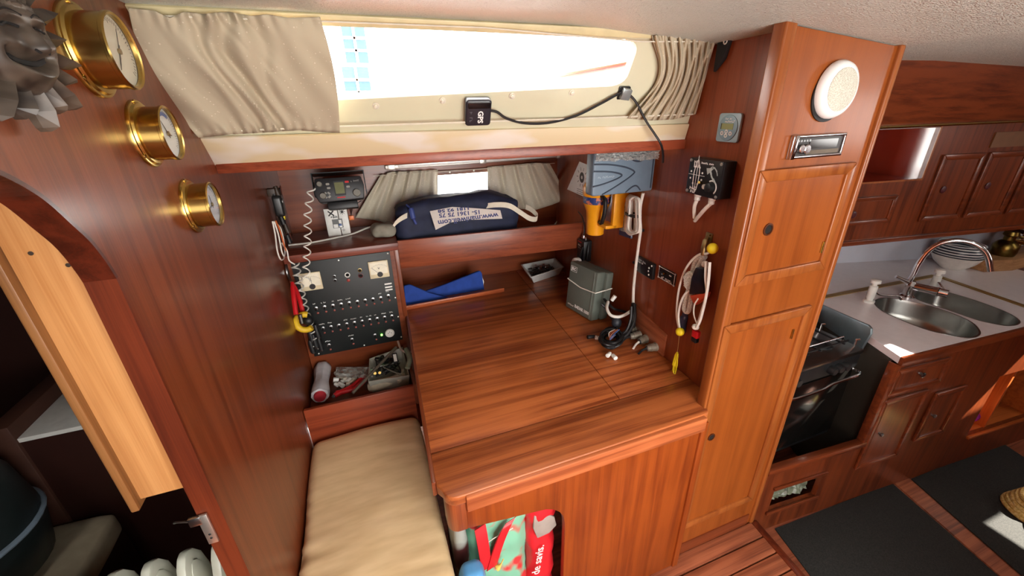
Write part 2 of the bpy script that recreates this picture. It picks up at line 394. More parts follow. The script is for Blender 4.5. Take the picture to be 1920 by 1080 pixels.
def rq(c, r, n=5):
    out = []
    for i in range(4):
        p, a, b_ = V(c[i]), V(c[i - 1]), V(c[(i + 1) % 4]); d0 = (a - p).normalized() * r; d1 = (b_ - p).normalized() * r
        d0 = V((d0.x * .35, d0.y)); d1 = V((d1.x * .35, d1.y)); 
        for k in range(n + 1):
            t = k / n; out.append((p + d0) * (1 - t) ** 2 + p * 2 * t * (1 - t) + (p + d1) * t * t)
    return out
win = rq([tl, tr_, br, bl], .10)                          # clockwise seen from inside
def densify(ring, m=6):
    out = []
    for i in range(len(ring)):
        a, b_ = V(ring[i]), V(ring[(i + 1) % len(ring)]); k = m if (b_ - a).length > .1 else 1
        out += [a.lerp(b_, t / k) for t in range(k)]
    return out
win = densify(win, 10)
ctr = sum((V(p) for p in win), V((0, 0))) / len(win)
def outer(p):
    d = V(p) - ctr; s = 1e9
    if d.x > 1e-9: s = min(s, (1.0 - ctr.x) / d.x)
    if d.x < -1e-9: s = min(s, (0 - ctr.x) / d.x)
    if d.y > 1e-9: s = min(s, (1.0 - ctr.y) / d.y)
    if d.y < -1e-9: s = min(s, (0 - ctr.y) / d.y)
    return ctr + d * s
n = len(win); ou = [outer(p) for p in win]
# snap to the four corners
for c in ((0, 0), (1, 0), (1, 1), (0, 1)):
    i = min(range(n), key=lambda k: (ou[k] - V(c)).length); ou[i] = V(c)
rings = [[side_at(p.x, p.y, -.03) for p in ou], [side_at(p.x, p.y, 0) for p in ou], [side_at(*V(a).lerp(b_, .93), 0) for a, b_ in zip(ou, win)],
         [side_at(p[0], p[1], -.002) for p in win], [side_at(p[0], p[1], -.03) for p in win], [side_at(p.x, p.y, -.03) for p in ou]]
o = B().loft(rings, True, False).obj('wall_cabin_side', cream, keep=True, smooth=True); struct(o, 'cream painted cabin side around the long window')
g = B().loft([[side_at(p[0], p[1], -.022) for p in win], [side_at(p[0], p[1], -.018) for p in win]]).obj('window_1', pane, keep=True); struct(g, 'long cabin window above the chart table')
# bolts under the window
for (px, py) in ((705, 198), (830, 188), (960, 180), (1072, 174)):
    u, v = side_uv(px, py); T = Matrix.Translation(side_at(u, v)) @ side_n(u, v).to_track_quat('Z', 'Y').to_matrix().to_4x4()
    B().lathe([(.009, 0), (.009, .002), (.005, .002), (.005, .008), (.002, .009)], T, 12).obj('bolt', offwhite, o, smooth=True)
# cream ledge board in front of the lower side
led = []
for k in range(13):
    u = k / 12; v1 = lerp(.24, .19, u)
    a, b_ = side_at(u, -.02, .012), side_at(u, v1, .010)
    led.append([side_at(u, -.02, .001), a, b_, side_at(u, v1, .001)])
o = B().loft(led).obj('trim_3', two_tone('worn_cream', (206, 188, 152), (214, 204, 190), 5, .5, .62, .5, stretch=(1, 1, 3)), keep=True, bevel=.002); struct(o, 'cream ledge board with bare patches below the long window')
# top moulding between window and headliner
mo = []
for k in range(13):
    u = k / 12; mo.append([side_at(u, .965, .0), side_at(u, .965, .010), side_at(u, 1.03, .012), side_at(u, 1.03, 0)])
o = B().loft(mo).obj('trim_4', plain('cream_moulding', (206, 192, 150), .4), keep=True, bevel=.002); struct(o, 'cream moulding along the headliner above the window')
# --- mahogany lip and soffit under the ledge, running on to the galley
lipL, lipR = V((XL, 1.285, 1.515)), V((1.015, 1.108, 1.522))
d = (lipR - lipL).normalized(); nl = V((d.y, -d.x, 0)).normalized()
def lip(p, q_, name, mat, h0, h1, t=.03):
    return B().loft([[a + nl * .0 + V((0, 0, h0)), a - nl * t + V((0, 0, h0)), a - nl * t + V((0, 0, h1)), a + V((0, 0, h1))] for a in (p, q_)]).obj(name, mat, keep=True, bevel=.003)
struct(lip(lipL, lipR, 'trim_5', wood('lip_wood_X', (102, 42, 24), (148, 72, 46), 'X', .4), -.004, .026), 'mahogany lip below the cream ledge')
sp = [(XL, 1.30), (1.0, 1.13), (1.07, WY), (XL, WY)]
struct(B().prism(sp, 1.528, 1.545).obj('ceiling_soffit', 'mahogany_red_X', keep=True))
# --- ceiling: vinyl headliner
def ceil_z(x):
    pts = [(-2, 1.84), (.55, 1.836), (.93, 1.812), (1.354, 1.776), (2.0, 1.776), (2.8, 1.748), (5, 1.72)]
    for a, b_ in zip(pts, pts[1:]):
        if x <= b_[0]: return lerp(a[1], b_[1], (x - a[0]) / (b_[0] - a[0]))
    return 1.72
mc, nt, bs = base_mat('vinyl_headliner'); MATS['vinyl_headliner'] = mc
tc = nt.nodes.new('ShaderNodeTexCoord'); mpn = nt.nodes.new('ShaderNodeMapping'); mpn.inputs['Scale'].default_value = (1, 1.7, 1); mpn.inputs['Rotation'].default_value = (0, 0, .5)
vo = nt.nodes.new('ShaderNodeTexNoise'); vo.inputs['Scale'].default_value = 120; vo.inputs['Detail'].default_value = 2.5; vo.inputs['Distortion'].default_value = 1.2
nt.links.new(tc.outputs['Object'], mpn.inputs[0]); nt.links.new(mpn.outputs[0], vo.inputs['Vector'])
bp = nt.nodes.new('ShaderNodeBump'); bp.inputs['Strength'].default_value = 1.0; bp.inputs['Distance'].default_value = .010
nt.links.new(vo.outputs['Fac'], bp.inputs['Height']); nt.links.new(bp.outputs[0], bs.inputs['Normal'])
bs.inputs['Base Color'].default_value = S(216, 220, 210); bs.inputs['Roughness'].default_value = .42
xs = [-.9, -.34, .2, .55, .75, .93, 1.15, 1.354, 1.7, 2.0, 2.4, 2.8, 3.2, 3.8]
# made-up headliner openings, placed to throw the sun patches
SUN_HOLES = [(3.72, -.44, 3.98, -.22), (3.62, .15, 3.86, .31), (2.60, .35, 2.70, .44)]
holes_c = SUN_HOLES + [HATCH]
us = sorted(set(xs + [h[i] for h in holes_c for i in (0, 2)] + [4.03])); ys = sorted(set([-1.37, -.3, 0.05, .45, .8, 1.08, 1.13] + [h[i] for h in holes_c for i in (1, 3)]))
b = B()
inh = lambda x, y: any(h[0] <= x < h[2] and h[1] <= y < h[3] for h in holes_c)
for i in range(len(us) - 1):
    for j in range(len(ys) - 1):
        if inh((us[i] + us[i + 1]) / 2, (ys[j] + ys[j + 1]) / 2): continue
        vv = [(us[a], ys[c], ceil_z(us[a]) + (.03 if e else 0)) for e in (0, 1) for (a, c) in ((i, j), (i + 1, j), (i + 1, j + 1), (i, j + 1))]
        b.add(vv, [(0, 1, 2, 3), (7, 6, 5, 4), (0, 4, 5, 1), (1, 5, 6, 2), (2, 6, 7, 3), (3, 7, 4, 0)])
struct(b.obj('ceiling', mc, keep=True), 'cream leather grained vinyl headliner')
# --- floor: galley sole and the raised slatted grating at the locker
FZ = -.10
struct(B().box(-1.78, -1.4, FZ - .03, 4.2, 2.2, FZ).obj('floor', wood('sole_teak_X', (96, 48, 30), (150, 84, 58), 'X', .45, .2), keep=True), 'teak cabin sole')
fl = bpy.data.objects['floor']
g0, g1 = PZ(1406, 977, 0), PZ(1495, 1080, 0)               # right edge of the grating
def edge_x(y): return lerp(g0.x, g1.x, (y - g0.y) / (g1.y - g0.y))
k = 0; y = .765
while y > -.3:
    y1 = y - .062; gx = .40
    B().prism([(gx, y1), (edge_x(y1), y1), (edge_x(y), y), (gx, y)], -.022, 0).obj('plank', 'sole_plank' if 'sole_plank' in M else wood('sole_plank', (104, 52, 34), (168, 98, 66), 'X', .5, .1), fl, .002)
    y = y1 - .006; k += 1
B().prism([(.40, -.3), (edge_x(-.3), -.3), (edge_x(.765), .765), (.40, .765)], FZ, -.023).obj('grating_base', plain('dark_gap', (30, 14, 9), .8), fl)
B().prism([(edge_x(-.3), -.3), (edge_x(-.3) + .03, -.3), (edge_x(.765) + .03, .765), (edge_x(.765), .765)], FZ, .002).obj('edge_strip', 'jamb_wood_Z', fl, .003)
# mats and the strips between them
def zq(pxs, z): return [tuple(PZ(px, py, z)[:2]) for px, py in pxs]
mat_m = two_tone('ribbed_mat', (22, 22, 21), (42, 41, 38), 260, .35, .7, .9, bump=.4)
tag(at_poly('floor_mat', zq([(1452, 992), (1672, 907), (1872, 1082), (1520, 1082)], FZ), mat_m, Frame((0, 0, FZ), (1, 0, 0), (0, 1, 0)), 0, .006, .002, keep=False), 'dark grey floor mat between the slatted step and the teak strip', 'mat', 'galley floor mats')
tag(at_poly('floor_mat', zq([(1708, 899), (1876, 830), (1990, 905), (1990, 1080), (1915, 1080)], FZ), mat_m, Frame((0, 0, FZ), (1, 0, 0), (0, 1, 0)), 0, .006, .002, keep=False), 'dark grey floor mat beyond the teak strip below the sink locker', 'mat', 'galley floor mats')
# strip between the mats
s0, s1, s2, s3 = zq([(1676, 906), (1703, 897), (1912, 1082), (1876, 1082)], FZ)
B().prism([s0, s1, s2, s3], FZ, FZ + .004).obj('strip', 'sole_plank', fl)
# --- doorway beyond: pale partition board with moulded edge
pb = thing('partition_board', 'pale oak partition board with a brown moulded edge beyond the doorway', 'partition', (-.41, .72, 1.02))
bx0, bz = -.459, 1.022
B().box(bx0, .72, bz, -.372, .745, 1.80).obj('board', 'pale_oak_Z', pb, .001, world=True)
prof = [(bx0 + .001, .705), (bx0 + .001, .75), (bx0 - .012, .752), (bx0 - .017, .742), (bx0 - .017, .715), (bx0 - .010, .704)]
B().prism(prof, bz - .012, 1.80).obj('edge_moulding', 'oak_edge_Z', pb, .002, world=True)
for (px, py) in ((128, 497), (58, 475)):
    p = PY(px, py, .72); B().lathe([(.003, -.001), (.003, .0008), (.001, .001)], Matrix.Translation(p) @ Matrix.Rotation(PI / 2, 4, 'X'), 10).obj('screw', plain('dark_screw', (50, 36, 24), .5), pb, world=True)
# room behind the doorway
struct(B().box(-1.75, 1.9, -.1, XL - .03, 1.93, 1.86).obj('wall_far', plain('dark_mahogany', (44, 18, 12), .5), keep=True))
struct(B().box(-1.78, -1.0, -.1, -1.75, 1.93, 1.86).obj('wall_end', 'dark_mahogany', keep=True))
b = B()
for (x0, y0_, x1, y1_) in ((-1.78, -1.0, XL - .03, -.35), (-1.78, .25, XL - .03, 1.93), (-1.78, -.35, -1.15, .25), (-.60, -.35, XL - .03, .25)): b.box(x0, y0_, 1.84, x1, y1_, 1.87)
struct(b.obj('ceiling_fore', cream, keep=True))
struct(B().box(-1.78, -1.03, -.1, XL - .03, -1.0, 1.86).obj('wall_fore', 'mahogany_red_X', keep=True))
portal('portal_added_opening', (-.875, -.05, 1.88), (0, 0, -1), .55, .6)  # ceiling opening added to light the board beyond the doorway

# --- the rest of the cabin behind the camera: port side with its window band, aft bulkhead with the companionway
FPt = Frame((0, PORT_Y, 0), (1, 0, 0))
struct(B().holes([-.37, 4.05], [FZ, 1.86], [PORT_WIN], -.03, 0).obj('wall_port', 'mahogany_red_X', T=Matrix.Translation((0, PORT_Y - .03, 0)) @ Matrix.Rotation(PI / 2, 4, 'X'), keep=True), 'mahogany port side of the cabin with a window band')
struct(B().holes([-1.40, 2.2], [FZ, 1.86], [COMP], 0, .03).obj('wall_aft', 'mahogany_red_Z', T=Matrix.Translation((4.03, 0, 0)) @ Matrix(((0, 0, 1, 0), (1, 0, 0, 0), (0, 1, 0, 0), (0, 0, 0, 1))), keep=True), 'aft bulkhead with the open companionway')

struct(B().box(1.0, 1.14, 1.80, 4.06, 2.25, 1.83).obj('ceiling_side_deck', cream, keep=True))
struct(B().prism([(1.36, 1.175), (4.03, .932), (4.03, 2.17), (1.36, 2.17)], 1.565, 1.58).obj('ceiling_galley_side', 'mahogany_red_X', keep=True))
struct(B().holes([1.36, 4.06], [FZ, 1.82], [(1.42, 1.08, 2.25, 1.54)], -.03, 0).obj('wall_galley_hull', 'mahogany_red_X', T=Frame((0, 2.18, 0), (1, 0, 0)).M, keep=True))
portal('portal_galley_port', (1.83, 2.22, 1.31), (0, -1, 0), .83, .46)

struct(B().box(1.30, -.80, FZ, 3.1, -.30, 1.22).obj('wall_shade_box', 'mahogany_red_X', keep=True), 'added unseen box that shades the lower galley')  # unseen box added to keep daylight off the lower lockers
# ================================================================== chart table and seat
desk = thing('chart_table', 'mahogany chart table with a lifting lid and rounded front corner', 'table', (.5, .745, 0))
DZ = .75
FL_, BL_, FR_ = PZ(822, 938, DZ), PZ(757, 575, DZ), PZ(1331, 768, DZ)
def dxl(y): return lerp(FL_.x, BL_.x, (y - .75) / (BL_.y - .75))
def rx(y): return 1.0 + .06 * (y - .85) - .002
sB, sF = PZ(1010, 560, DZ), PZ(1162, 748, DZ)
def sx(y): return lerp(sF.x, sB.x, (y - sF.y) / (sB.y - sF.y))
yb, ys_ = WY - .002, sF.y
T0 = DZ - .032
gap = .0012
B().prism([(dxl(ys_) + .002, ys_ + gap), (sx(ys_) - gap, ys_ + gap), (sx(yb) - gap, yb), (dxl(yb) + .002, yb)], T0, DZ).obj('lid', wood('desk_X', (120, 56, 26), (182, 102, 54), 'X', .36, .35, .8), desk, .0012, world=True)
B().prism([(sx(ys_) + gap, ys_ + gap), (rx(ys_), ys_ + gap), (rx(yb), yb), (sx(yb) + gap, yb)], T0, DZ).obj('side_board', 'desk_X', desk, .0012, world=True)
y0 = .737
fr = [(dxl(.8), ys_ - gap)] + [(dxl(.8) + .002, .79)] + [(.075 + .035 * (1 - math.cos(a)), .772 - .035 * math.sin(a)) for a in [PI / 2 * k / 6 for k in range(7)]]
fr += [(.90, y0 + .006)] + [(.915 + .027 * math.sin(a), .77 - .027 * math.cos(a)) for a in [PI / 2 * k / 5 for k in range(6)]] + [(.95, .80), (rx(.8), .803), (rx(ys_), ys_ - gap)]
B().prism(fr, T0, DZ).obj('front_board', 'desk_X', desk, .004, 3, world=True)
# left edge moulding
B().prism([(dxl(.80) - .010, .80), (dxl(.80) + .002, .80), (dxl(yb) + .002, 1.90), (dxl(yb) - .008, 1.90)], T0 - .014, DZ + .003).obj('edge_strip', 'mahogany_red_Y', desk, .003, world=True)
# front rail
B().box(.128, .728, DZ - .058, .912, .752, DZ - .004).obj('front_rail', wood('rail_X', (140, 70, 36), (196, 112, 66), 'X', .4), desk, .004, world=True)
# rounded corner block
cb = [(.128, .738), (.128, .80), (.078, .80)] + [(.078 + .03 * (1 - math.cos(a)), .768 - .03 * math.sin(a)) for a in [PI / 2 * k / 6 for k in range(7)]]
B().prism(cb, .618, T0 + .001).obj('corner_block', wood('corner_Z', (104, 46, 22), (150, 76, 40), 'Z', .35), desk, .003, world=True)
# front panel with the arched cut-out
FD = Frame((0, .742, 0), (1, 0, 0))
cut = [(.128, .615), (.30, .588), (.36, .578), (.385, .565), (.405, .545), (.418, .52), (.424, .49), (.426, .44), (.43, 0)]
B().prism([(.128, .735)] + cut + [(.905, 0), (.905, .735)], -.022, 0).obj('front_panel', wood('front_Z', (116, 48, 13), (148, 70, 22), 'Z', .4, .3, .9), desk, .0015, world=True, T=FD.M)
B().box(.905, .735, 0, .93, .775, T0).obj('end_post', 'front_Z', desk, .003, world=True)
# back fiddle in front of the low shelf
fb0, fb1 = PZ(762, 582, DZ), PZ(946, 547, DZ)
B().prism([(fb0.x, fb0.y), (fb1.x, fb1.y), (fb1.x, fb1.y + .014), (fb0.x, fb0.y + .014)], DZ, DZ + .022).obj('back_fiddle', 'mahogany_desk_X', desk, .003, world=True)
# knee space back panel
B().box(dxl(.8) + .03, 1.88, 0, 1.0, 1.90, T0).obj('back_panel', 'mahogany_red_X', desk, world=True)
# --- seat
def soft_box(x0, y0, z0, x1, y1, z1, r, n, disp):
    bm = bmesh.new(); bmesh.ops.create_cube(bm, size=1); bmesh.ops.subdivide_edges(bm, edges=bm.edges, cuts=n, use_grid_fill=True)
    c = V(((x0 + x1) / 2, (y0 + y1) / 2, (z0 + z1) / 2)); h = V(((x1 - x0) / 2, (y1 - y0) / 2, (z1 - z0) / 2)); b = B()
    for v in bm.verts:
        p = V((v.co.x * 2 * h.x, v.co.y * 2 * h.y, v.co.z * 2 * h.z)); q_ = V([max(-h[i] + r, min(h[i] - r, p[i])) for i in range(3)])
        d = p - q_; nn = d.normalized() if d.length > 1e-6 else V((0, 0, 1)); p = q_ + nn * r if d.length > 1e-6 else p
        b.v.append(c + p + nn * disp(c + p, nn))
    bm.verts.index_update(); b.f = [[v.index for v in f.verts] for f in bm.faces]; bm.free(); return b
def cush(p, nn):
    d = .006 * nz(p, 5)
    if nn.z > .5:
        wr = math.sin(p.y * 95 + 5 * p.x + 3 * nz(p, 5)) * max(0, nz(p + V((3, 1, 0)), 6)) * .0065
        d += wr - .012 * abs(p.x + .13) / .2 * 0
        d += .010 * (1 - ((p.x + .127) / .21) ** 2)
    return d
cu = soft_box(-.337, .60, .34, .078, 1.425, .475, .035, 44, cush)
linen = two_tone('beige_linen', (222, 190, 142), (238, 208, 162), 9, .3, .7, .9, stretch=(1, 4, 1), bump=.08)
tag(cu.obj('seat_cushion', linen, smooth=True), 'beige linen seat cushion beside the chart table', 'cushion')
sb = thing('seat_box', 'mahogany seat box under the beige cushion', 'bench', (-.13, 1.0, 0))
B().box(XL + .002, .62, 0, .062, 1.44, .335).obj('body', 'mahogany_red_Y', sb, world=True)
# --- tray and switch panel console
tc_ = thing('panel_console', 'mahogany console holding the switch panel with an open tray below', 'console', (-.12, 1.8, 0))
B().box(XL + .002, 1.436, .30, .078, 1.452, .61).obj('tray_front', wood('tray_X', (96, 36, 20), (140, 62, 36), 'X', .36), tc_, .002, world=True)
B().box(XL + .002, 1.455, .515, .078, 1.80, .53).obj('tray_floor', 'mahogany_red_X', tc_, world=True)
B().box(XL + .002, 1.80, .45, .105, 1.822, 1.085).obj('front_board', 'mahogany_red_X', tc_, world=True)
B().box(.078, 1.455, .50, .092, 1.80, .60).obj('tray_side', 'mahogany_red_Y', tc_, world=True)
B().box(.098, 1.796, .752, .118, 2.15, 1.12).obj('side_board', 'mahogany_red_Z', tc_, .002, world=True)
B().box(XL + .002, 1.785, 1.088, .120, 2.15, 1.122).obj('top_board', wood('lip2_X', (92, 40, 28), (132, 68, 52), 'X', .4), tc_, .003, world=True)
# --- bookshelf fiddle over the low shelf
sh = thing('book_shelf', 'mahogany shelf with a deep front board behind the chart table', 'shelf', (.6, 1.8, .98))
fa, fz = V((.121, 1.842, 0)), V((rx(1.77) - .002, 1.772, 0))
B().prism([(fa.x, fa.y), (fz.x, fz.y), (fz.x, fz.y + .02), (fa.x, fa.y + .02)], .978, 1.113).obj('front_board', wood('fiddle_X', (104, 46, 28), (146, 74, 46), 'X', .36), sh, .003, world=True)
B().prism([(fa.x, fa.y + .021), (fz.x, fz.y + .021), (rx(2.15) - .002, 2.15), (.121, 2.15)], .985, 1.0).obj('shelf_board', 'mahogany_red_X', sh, world=True)
# ================================================================== tall locker with speaker and stereo
lk = thing('tall_locker', 'tall orange mahogany locker with two panel doors, a speaker and a stereo', 'locker', FCb.at(0, 0))
U = lambda px, py: FCb.uv(px, py)
LW = 1.354 - .93
TOP = 1.80
dT0, dT1 = U(1414, 322), U(1604, 296); dB0, dB1 = U(1366, 536), U(1536, 500)
ud0, ud1, vd0, vd1 = .010, .372, 1.178, 1.495
ul0, ul1, vl0, vl1 = .010, .372, .165, 1.052
B().prism([(.035, 0), (LW - .012, 0), (LW - .012, 1.774), (.035, 1.806)], -.022, 0).obj('face', wood('locker_Z', (122, 60, 19), (144, 75, 27), 'Y', .38, .35, .7, .8), lk)
B().prism([(0, .0), (.036, .0), (.036, 1.812), (0, 1.815)], -.03, .007).obj('corner_post', wood('post_Z', (126, 64, 25), (152, 86, 38), 'Y', .34), lk, .006, 3)
B().prism([(LW - .016, 0), (LW + .004, 0), (LW + .004, 1.778), (LW - .016, 1.780)], -.03, .010).obj('corner_post', 'post_Z', lk, .006, 3)
struct(B().box(LW - .016, 0, -1.25, LW, 1.77, -.031).obj('wall_locker_side', 'mahogany_orange_Z', T=FCb.M, keep=True), 'mahogany side of the tall locker towards the stove')
B().box(.038, 0, -.05, LW - .03, .06, .004).obj('plinth', 'mahogany_red_X', lk)
def door(parent, u0, v0, u1, v1, mats, name='door', w=0, hingeside=1, hole=None, fw=.030):
    d = B().box(u0 + fw, v0 + fw, w, u1 - fw, v1 - fw, w + .006).obj(name, mats[0], parent)
    def bar(poly): 
        b = B(); n = len(poly)
        b.prism(poly, w, w + .013); b.obj('frame_bar', mats[1], d, .0035, 2)
    bar([(u0, v0), (u1, v0), (u1 - fw, v0 + fw), (u0 + fw, v0 + fw)]); bar([(u0, v1), (u0 + fw, v1 - fw), (u1 - fw, v1 - fw), (u1, v1)])
    bar([(u0, v0), (u0 + fw, v0 + fw), (u0 + fw, v1 - fw), (u0, v1)]); bar([(u1, v0), (u1, v1), (u1 - fw, v1 - fw), (u1 - fw, v0 + fw)])
    return d
lockm = (wood('locker_door_Z', (124, 60, 18), (147, 76, 26), 'Y', .38, .35, .7, .8), 'post_Z')
def hinge(parent, u, v, w, h=.034):
    g = B(); g.box(u - .004, v - h / 2, w, u + .006, v + h / 2, w + .002); g.tube([(u, v - h / 2, w + .003), (u, v + h / 2, w + .003)], .0028, 8); g.obj('hinge', brass, parent, smooth=False)
def finger_hole(parent, u, v, w, r=.014):
    h = B().lathe([(r * 1.25, 0), (r * 1.25, .0025), (r * .95, .003), (r * .9, .0006)], TR(u, v, w), 24, cap=False).obj('finger_hole', plain('bronze', (96, 52, 30), .35, .5), parent, smooth=True)
    B().prism(circ(r * .93, 20), 0, .0004, TR(u, v, w)).obj('hole', plain('dark_hole', (12, 6, 4), .9), h)
d1 = door(lk, ud0 + .002, vd0, ud1, vd1, lockm)
hu, hv = U(1436, 429); finger_hole(d1, hu, hv, .006)
for (px, py) in ((1577, 352), (1537, 462)): u, v = U(px, py); hinge(d1, u, v, .006)
d2 = door(lk, ul0 - .004, vl0, ul1, vl1, lockm)
hu, hv = U(1331, 817); finger_hole(d2, hu, hv, .006, .012)
u, v = U(1481, 624); hinge(d2, u, v, .006)
u, v = U(1428, 830); 
# --- speaker
su, sv = U(1561, 169)
sp_ = thing('speaker', 'round white loudspeaker above the stereo', 'speaker', FCb.at(su, sv, 0))
R0 = .066
B().lathe([(R0 * .9, 0), (R0, .004), (R0, .010), (R0 * .92, .020), (R0 * .80, .024), (R0 * .74, .0235)], None, 40).obj('rim', plain('speaker_white', (236, 238, 236), .35, var=.02), sp_, smooth=True)
B().lathe([(R0 * .74, .022), (R0 * .74, .025), (R0 * .5, .028), (R0 * .2, .029), (.001, .029)], None, 40).obj('grille', two_tone('speaker_grille', (190, 186, 168), (222, 220, 206), 420, .35, .5, .8, 'VORO', .6), sp_, smooth=True)
B().lathe([(R0 * .93, 0), (R0 * .93, .004)], TR(-.008, -.012), 32).obj('offset_disc', black, sp_)  # black disc set off-centre, showing past the rim at lower left
scribble(.026, .006, plain('blue_ink', (40, 70, 160), .5), sp_, TR(-.036, -.036, .0205, -1.0), seed=4)
# --- car stereo
p0, p1 = U(1476, 256), U(1588, 298); q0, q1 = U(1476, 298), U(1586, 252)
su, sv = (p0[0] + q1[0]) / 2 + .002, (U(1476, 278)[1] + U(1586, 268)[1]) / 2
st = thing('stereo', 'slim black car stereo in a chrome surround below the speaker', 'stereo', FCb.at(su, sv, 0))
hw, hh = .098, .029
B().holes([-hw, hw], [-hh, hh], [(-hw + .008, -hh + .008, hw - .006, hh - .007)], 0, .010).obj('surround', chrome, st, .003)
B().box(-hw + .008, -hh + .008, 0, hw - .006, hh - .007, .004).obj('faceplate', plain('stereo_face', (34, 30, 28), .35), st)
B().prism(rrect(-.03, -.006, .075, .016, .003), .004, .0055).obj('display', plain('stereo_display', (28, 24, 22), .1), st)
B().box(-.035, -.020, .004, .085, -.010, .0052).obj('button_strip', plain('bronze_strip', (96, 84, 70), .3, .8), st)
for (x, y, r) in ((-.062, -.004, .010), (-.043, -.006, .012)): B().lathe([(r, .004), (r, .012), (r * .8, .014)], TR(x, y), 20).obj('knob', chrome, st, smooth=True)
B().prism([(-hw, -hh), (-hw + .012, -hh), (-hw + .016, hh), (-hw + .004, hh)], .010, .014).obj('side_lever', chrome, st, .001)
for k in range(5): B().box(-.076 + k * .010, .012, .004, -.069 + k * .010, .017, .006).obj('button', steel, st)
# ================================================================== galley
from mathutils.geometry import tessellate_polygon
GZ = .735
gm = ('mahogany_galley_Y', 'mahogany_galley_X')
def slab_holes(outer, holes, z0, z1):
    loops = [[V((p[0], p[1], 0)) for p in l] for l in [outer] + holes]; flat = [p for l in loops for p in l]; tri = tessellate_polygon(loops); b = B(); n = len(flat)
    vs = [(p.x, p.y, z1) for p in flat] + [(p.x, p.y, z0) for p in flat]; fs = [tuple(t) for t in tri] + [tuple(i + n for i in t[::-1]) for t in tri]
    k = 0
    for l in loops:
        m = len(l); fs += [(k + i, k + (i + 1) % m, n + k + (i + 1) % m, n + k + i) for i in range(m)]; k += m
    return b.add(vs, fs)
def closed(pxs, z, n=5):
    P = [PZ(px, py, z) for px, py in pxs]; out = []; m = len(P)
    for i in range(m):
        a, b_, c, d = P[i - 1], P[i], P[(i + 1) % m], P[(i + 2) % m]
        for k in range(n):
            t = k / n; q_ = .5 * ((2 * b_) + (c - a) * t + (2 * a - 5 * b_ + 4 * c - d) * t * t + (3 * b_ - a - 3 * c + d) * t ** 3); out.append((q_.x, q_.y))
    return out
sink1 = closed([(1640, 567), (1652, 560), (1680, 561), (1747, 575), (1813, 600), (1836, 621), (1828, 632), (1800, 632), (1740, 619), (1680, 596), (1650, 580)], GZ)
c2 = [(150, 600), (200, 565), (350, 560), (600, 625), (870, 720), (1000, 785), (1040, 828), (1000, 855), (900, 855), (700, 815), (450, 730), (250, 665), (170, 630)]
sink2 = closed([(1680 + x / 4.5, 420 + y / 4.5) for x, y in c2], GZ)
cfl, cbl = PZ(1686, 668, GZ), PZ(1531, 563, GZ)
fu = lambda x: FGl.o.y + (x - FGl.o.x) * (FGl.u.y / FGl.u.x)
strip_r = PZ(1757, 519, GZ); strip_f = PZ(1924, 578, GZ)
lam = plain('white_laminate', (226, 220, 222), .3, var=.03, coat=.2)
out = [(cfl.x, cfl.y - .004), (strip_f.x, fu(strip_f.x) - .004), (strip_r.x, strip_r.y), (cbl.x, cbl.y)]
ct = thing('sink_counter', 'white laminate galley counter around the double sink', 'counter', (2.3, .75, .70))
slab_holes(out, [sink1[::-1], sink2[::-1]], .705, GZ).obj('worktop', lam, ct, world=True)
B().loft([[V(p) for p in ((cfl.x, cfl.y - .018, .700), (cfl.x, cfl.y - .004, .700), (cfl.x, cfl.y - .004, GZ), (cfl.x, cfl.y - .018, GZ))], [V(p) for p in ((3.3, fu(3.3) - .018, .700), (3.3, fu(3.3) - .004, .700), (3.3, fu(3.3) - .004, GZ), (3.3, fu(3.3) - .018, GZ))]]).obj('front_edge', 'mahogany_galley_X', ct, .002, world=True)
rear = B().prism([(1.37, 1.24), (cbl.x - .003, cbl.y + .02), (strip_r.x + .004, strip_r.y + .02), (strip_f.x + .03, strip_f.y), (strip_f.x + .03, fu(strip_f.x) + .002), (3.45, fu(3.45) + .002), (3.6, 1.75), (1.37, 1.75)], .700, GZ).obj('rear_counter', lam); tag(rear, 'white laminate rear counter behind the brass coloured joint strip', 'counter')
gold = plain('gold_strip', (158, 128, 72), .4, .5)
st_ = B()
def strip(a, b_, w_): 
    d = (b_ - a).normalized(); s = V((-d.y, d.x, 0)) * w_; z = V((0, 0, .004)); return [[a, a + s, a + s + z, a + z], [b_, b_ + s, b_ + s + z, b_ + z]]
st_.loft(strip(cbl, strip_r, .026)); st_.loft(strip(strip_f, strip_r + V((.0, .02, 0)), -.028)); st_.obj('joint_strip', gold, ct, world=True)
sinkm = plain('sink_steel', (150, 150, 146), .28, 1, .12, nscale=12)
for i, (ol, nm) in enumerate(((sink1, 'oval steel sink bowl beside the white hand pump'), (sink2, 'oval steel sink bowl beside the brass coloured counter strip'))):
    c = sum((V(p) for p in ol), V((0, 0))) / len(ol)
    rings = [[V((*(c + (V(p) - c) * s), z)) for p in ol] for s, z in ((1.02, GZ + .0005), (1.02, GZ + .002), (.985, GZ + .002), (.97, GZ - .012), (.93, GZ - .07), (.86, GZ - .10), (.7, GZ - .118), (.3, GZ - .125), (.08, GZ - .128))]
    sk = tag(B().loft(rings, True, False).obj('sink', sinkm, smooth=True), nm, 'sink', None)
    B().lathe([(.02, 0), (.02, .003), (.012, .004), (.003, .003)], Matrix.Translation((c.x, c.y, GZ - .1275)), 20).obj('drain', chrome, sk, smooth=True, world=True)
